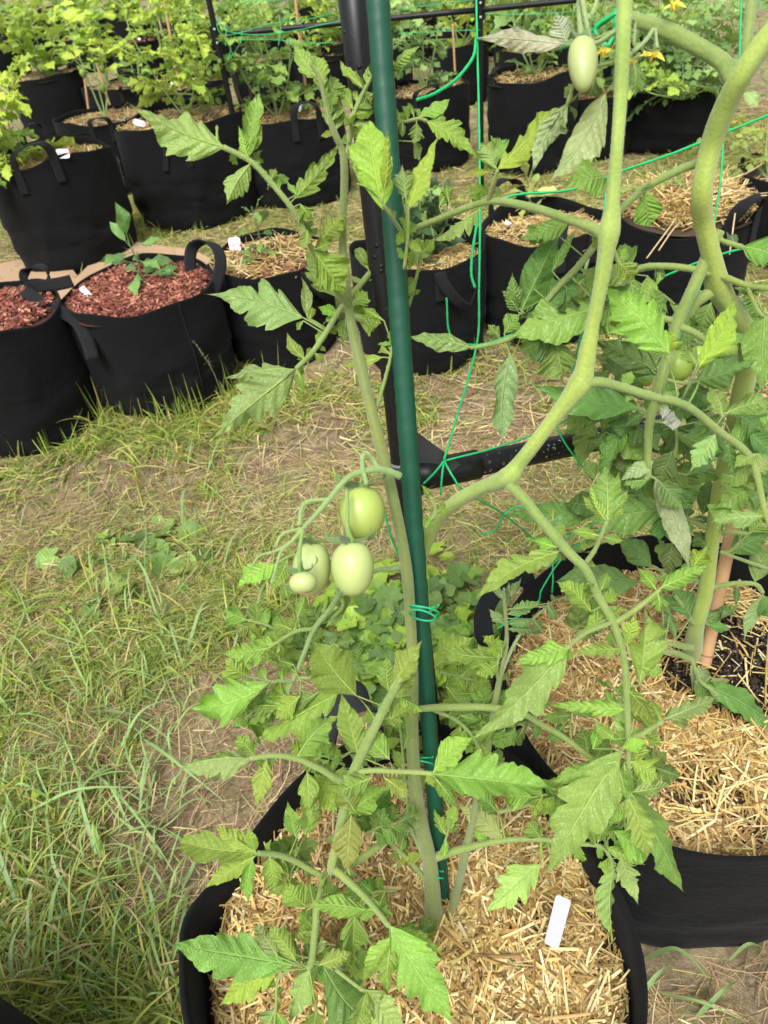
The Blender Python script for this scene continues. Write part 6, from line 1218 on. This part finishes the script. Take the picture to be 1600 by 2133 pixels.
def bgplant(name, key, label, cat, kind='tomato', height=.5, spread=.14, nst=3, nlf=26, ls=(.09, .17), pal=((.13, .24, .04), (.18, .30, .05), (.09, .18, .035)), off=(0, 0), fruits=None, lean=(0, 0), stemc=(.20, .30, .09), base=None, flat=.3, srad=.004, fcol=(.30, .42, .10), top=.15):
    if base is None:
        B = BAGS[key]; c = B['c'] + np.array([off[0] * B['r'], off[1] * B['r'], 0]); c[2] = B['h'] - B['soil'] - .01 + .01
    else: c = np.asarray(base, float)
    root = thing(name, c, label, cat, 'vegetable plants in bags'); sm = MB(); lm = MB()
    for i in range(nst):
        a = rng.random() * 6.28; h_ = height * 1.18 * rng.uniform(.7, 1.05) if i else height * 1.1; sp = spread * 1.25 * (rng.uniform(.4, 1) if i else .25)
        t = np.linspace(0, 1, 7)[:, None]; tipv = np.array([math.cos(a) * sp + lean[0], math.sin(a) * sp + lean[1], h_])
        pts = c + tipv * t + rng.normal(size=(7, 3)) * .012 * height * t + np.array([math.cos(a), math.sin(a), 0]) * (sp * .3 * np.sin(np.pi * t))
        p = smooth_path(pts, 4); tube(sm, p, np.linspace(srad, srad * .4, len(p)) * 1.15, 7, np.array(stemc) * 1.25)
        m = max(3, nlf // nst)
        m = int(m * .85)
        for k in range(m):
            q = top + (1 - top) * (k + rng.random()) / m; j = min(len(p) - 1, int(q * (len(p) - 1))); aa = k * 2.4 + rng.random() * .8; s = rng.uniform(*ls) * 1.95 * (1.05 - .35 * q)
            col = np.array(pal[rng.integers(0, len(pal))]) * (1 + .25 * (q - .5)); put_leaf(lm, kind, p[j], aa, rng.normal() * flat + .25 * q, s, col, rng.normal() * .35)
        if fruits and i < 3:
            for k in range(fruits):
                j = rng.integers(len(p) // 3, len(p)); q = p[j] + np.array([rng.normal() * .04, rng.normal() * .03 - .02, -.02]); r_ = .016
                fm = MB(); ph = np.linspace(0, np.pi, 10); th = np.linspace(0, 6.283, 12, endpoint=False)
                rr = np.sin(ph) ** 1.0 * (1 + .35 * np.cos(ph)); V = q + np.stack([rr[:, None] * np.cos(th) * r_ * (1 + .06 * np.cos(5 * th)), rr[:, None] * np.sin(th) * r_ * (1 + .06 * np.cos(5 * th)), np.cos(ph)[:, None] * r_ * 1.35 * np.ones(12)], -1)
                fm.add(V.reshape(-1, 3), grid_faces(10, 12, True), None, fcol); tube(fm, [q + [0, 0, r_], q + [0, 0, r_ * 2.2]], .001, 5, (.2, .3, .08)); fm.build('lantern_fruit', M['petal'], root)
    sm.build('stem', M['stem'], root); lm.build('foliage', M['leaf_far'], root); return root
YG = ((.28, .42, .05), (.38, .50, .06), (.20, .33, .045)); MG = ((.18, .31, .055), (.24, .38, .065), (.12, .22, .045)); DG = ((.035, .085, .025), (.055, .12, .03), (.03, .07, .022)); BG_ = ((.21, .35, .10), (.28, .42, .13), (.14, .25, .07))
# small peppers in the middle row
def pepper(key, x, y, ztop, n, label, pal, ls, x1, y1, dens=1.):
    B = BAGS[key]; a = G(x, y, B['h'] - B['soil']); rr = ray(x1, y1); t = a[1] / rr[1]; b = CAM + rr * t; root = thing('pepper_plant', a, label, 'pepper plant', 'vegetable plants in bags')
    sm = MB(); p = smooth_path([a - [0, 0, .02], a, (a + b) / 2 + [.006, 0, 0], b], 6); tube(sm, p, np.linspace(.0032, .0015, len(p)), 7, (.10, .14, .05)); sm.build('stem', M['stem'], root)
    lm = MB()
    for k in range(n):
        q = .3 + .7 * (k + .5) / n; j = int(q * (len(p) - 1)); put_leaf(lm, 'pepper', p[j], k * 2.4 + .5, rng.normal() * .45 + (.8 if k > n - 4 else -.15), rng.uniform(*ls) * 1.35 * (1.1 - .35 * q), np.array(pal[k % len(pal)]), rng.normal() * .6)
    lm.build('foliage', M['leaf_dark'], root); return root
pepper('mulch', 300, 598, .4, 16, 'small pepper seedling rising from the red bark chips', ((.10, .22, .05), (.14, .28, .06), (.16, .30, .08)), (.07, .11), 266, 500)
pepper('pepper', 546, 545, .4, 16, 'thin jalapeno seedling in loose yellow straw', ((.10, .21, .04), (.16, .30, .05)), (.045, .08), 524, 430)
pepper('yellowing', 1100, 455, .4, 26, 'yellowing pepper seedling with drooping leaves and slim tag', ((.42, .46, .10), (.30, .40, .10), (.50, .50, .14), (.20, .32, .10)), (.05, .085), 1098, 368)
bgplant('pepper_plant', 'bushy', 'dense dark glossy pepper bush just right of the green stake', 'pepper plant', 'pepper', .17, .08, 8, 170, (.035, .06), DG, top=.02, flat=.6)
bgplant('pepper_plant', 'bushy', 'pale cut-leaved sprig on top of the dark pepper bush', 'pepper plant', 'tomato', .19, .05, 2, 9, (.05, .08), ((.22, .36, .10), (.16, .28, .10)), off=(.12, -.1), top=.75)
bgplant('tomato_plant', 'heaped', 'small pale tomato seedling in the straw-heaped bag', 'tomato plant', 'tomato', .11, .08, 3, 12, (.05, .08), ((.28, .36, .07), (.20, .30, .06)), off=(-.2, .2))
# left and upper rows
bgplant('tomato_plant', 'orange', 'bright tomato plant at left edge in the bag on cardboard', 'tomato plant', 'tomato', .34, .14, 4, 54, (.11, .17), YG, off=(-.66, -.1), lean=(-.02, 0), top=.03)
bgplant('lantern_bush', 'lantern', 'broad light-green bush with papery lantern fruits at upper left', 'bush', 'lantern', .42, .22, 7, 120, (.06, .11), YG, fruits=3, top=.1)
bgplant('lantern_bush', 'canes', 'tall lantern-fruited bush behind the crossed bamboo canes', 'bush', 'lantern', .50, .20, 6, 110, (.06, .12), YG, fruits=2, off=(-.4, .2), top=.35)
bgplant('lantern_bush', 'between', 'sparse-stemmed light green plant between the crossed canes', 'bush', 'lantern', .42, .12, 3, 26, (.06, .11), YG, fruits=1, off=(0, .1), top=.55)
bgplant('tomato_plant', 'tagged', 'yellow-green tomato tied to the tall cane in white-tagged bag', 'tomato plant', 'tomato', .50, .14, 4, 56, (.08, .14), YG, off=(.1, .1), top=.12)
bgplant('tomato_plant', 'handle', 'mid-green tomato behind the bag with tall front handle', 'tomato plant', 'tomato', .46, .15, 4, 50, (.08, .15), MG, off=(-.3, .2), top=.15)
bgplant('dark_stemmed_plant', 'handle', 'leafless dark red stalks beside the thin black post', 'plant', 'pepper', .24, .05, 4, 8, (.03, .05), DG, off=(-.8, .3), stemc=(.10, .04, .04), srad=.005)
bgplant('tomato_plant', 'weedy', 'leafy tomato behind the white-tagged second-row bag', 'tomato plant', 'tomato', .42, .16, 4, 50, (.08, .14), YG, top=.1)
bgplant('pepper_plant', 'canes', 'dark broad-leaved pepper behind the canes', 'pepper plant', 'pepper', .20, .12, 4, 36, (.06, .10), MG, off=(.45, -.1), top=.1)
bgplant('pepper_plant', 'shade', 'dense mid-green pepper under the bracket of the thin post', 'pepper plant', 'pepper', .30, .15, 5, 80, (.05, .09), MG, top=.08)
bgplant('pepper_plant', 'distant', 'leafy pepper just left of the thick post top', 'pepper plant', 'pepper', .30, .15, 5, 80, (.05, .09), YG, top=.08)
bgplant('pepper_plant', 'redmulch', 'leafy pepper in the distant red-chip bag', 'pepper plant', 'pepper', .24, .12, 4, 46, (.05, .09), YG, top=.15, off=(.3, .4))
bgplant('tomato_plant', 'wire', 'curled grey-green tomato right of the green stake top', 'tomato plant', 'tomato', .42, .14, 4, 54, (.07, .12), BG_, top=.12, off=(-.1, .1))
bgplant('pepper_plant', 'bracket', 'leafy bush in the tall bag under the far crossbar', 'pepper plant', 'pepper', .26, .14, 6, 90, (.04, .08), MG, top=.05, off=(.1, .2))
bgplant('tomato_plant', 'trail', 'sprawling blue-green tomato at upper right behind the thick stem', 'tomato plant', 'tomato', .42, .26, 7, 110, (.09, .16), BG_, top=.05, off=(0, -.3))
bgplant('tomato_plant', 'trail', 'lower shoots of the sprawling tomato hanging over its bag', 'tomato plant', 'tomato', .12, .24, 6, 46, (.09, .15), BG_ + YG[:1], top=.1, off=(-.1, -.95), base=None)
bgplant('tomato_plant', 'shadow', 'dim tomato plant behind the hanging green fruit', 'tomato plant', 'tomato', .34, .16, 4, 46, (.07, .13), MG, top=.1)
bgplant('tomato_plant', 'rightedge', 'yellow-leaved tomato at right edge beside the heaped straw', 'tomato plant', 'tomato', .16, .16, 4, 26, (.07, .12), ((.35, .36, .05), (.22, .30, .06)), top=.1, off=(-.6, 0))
PK = ['tomato', 'pepper', 'tomato', 'lantern', 'pepper', 'tomato', 'tomato']
FPL = ['light green tomato plant in fourth row beyond the lantern bush', 'leafy pepper in fourth row beyond the leftmost canes', 'tomato plant in fourth row beyond the thin post', 'broad-leaved bush behind the upper part of the green stake', 'pepper plant under the black crossbar right of the stake', 'tomato plant beyond the hanging green fruit', 'tomato plant beyond the yellow flowers']
for i in range(len(far)):
    k = PK[i % 7]; pal = (YG, MG, YG, BG_)[i % 4]
    lab = FPL[i] if i < 7 else 'green plant in the bag ' + far_rank(i)
    bgplant({'tomato': 'tomato_plant', 'pepper': 'pepper_plant', 'lantern': 'lantern_bush'}[k], 'far%d' % i, lab, {'tomato': 'tomato plant', 'pepper': 'pepper plant', 'lantern': 'bush'}[k], k, (.40 if i < 7 else .45) * rng.uniform(.75, 1.2), .24, 6, 84, (.09, .15) if k == 'tomato' else (.07, .12), pal, top=.05, srad=.005)
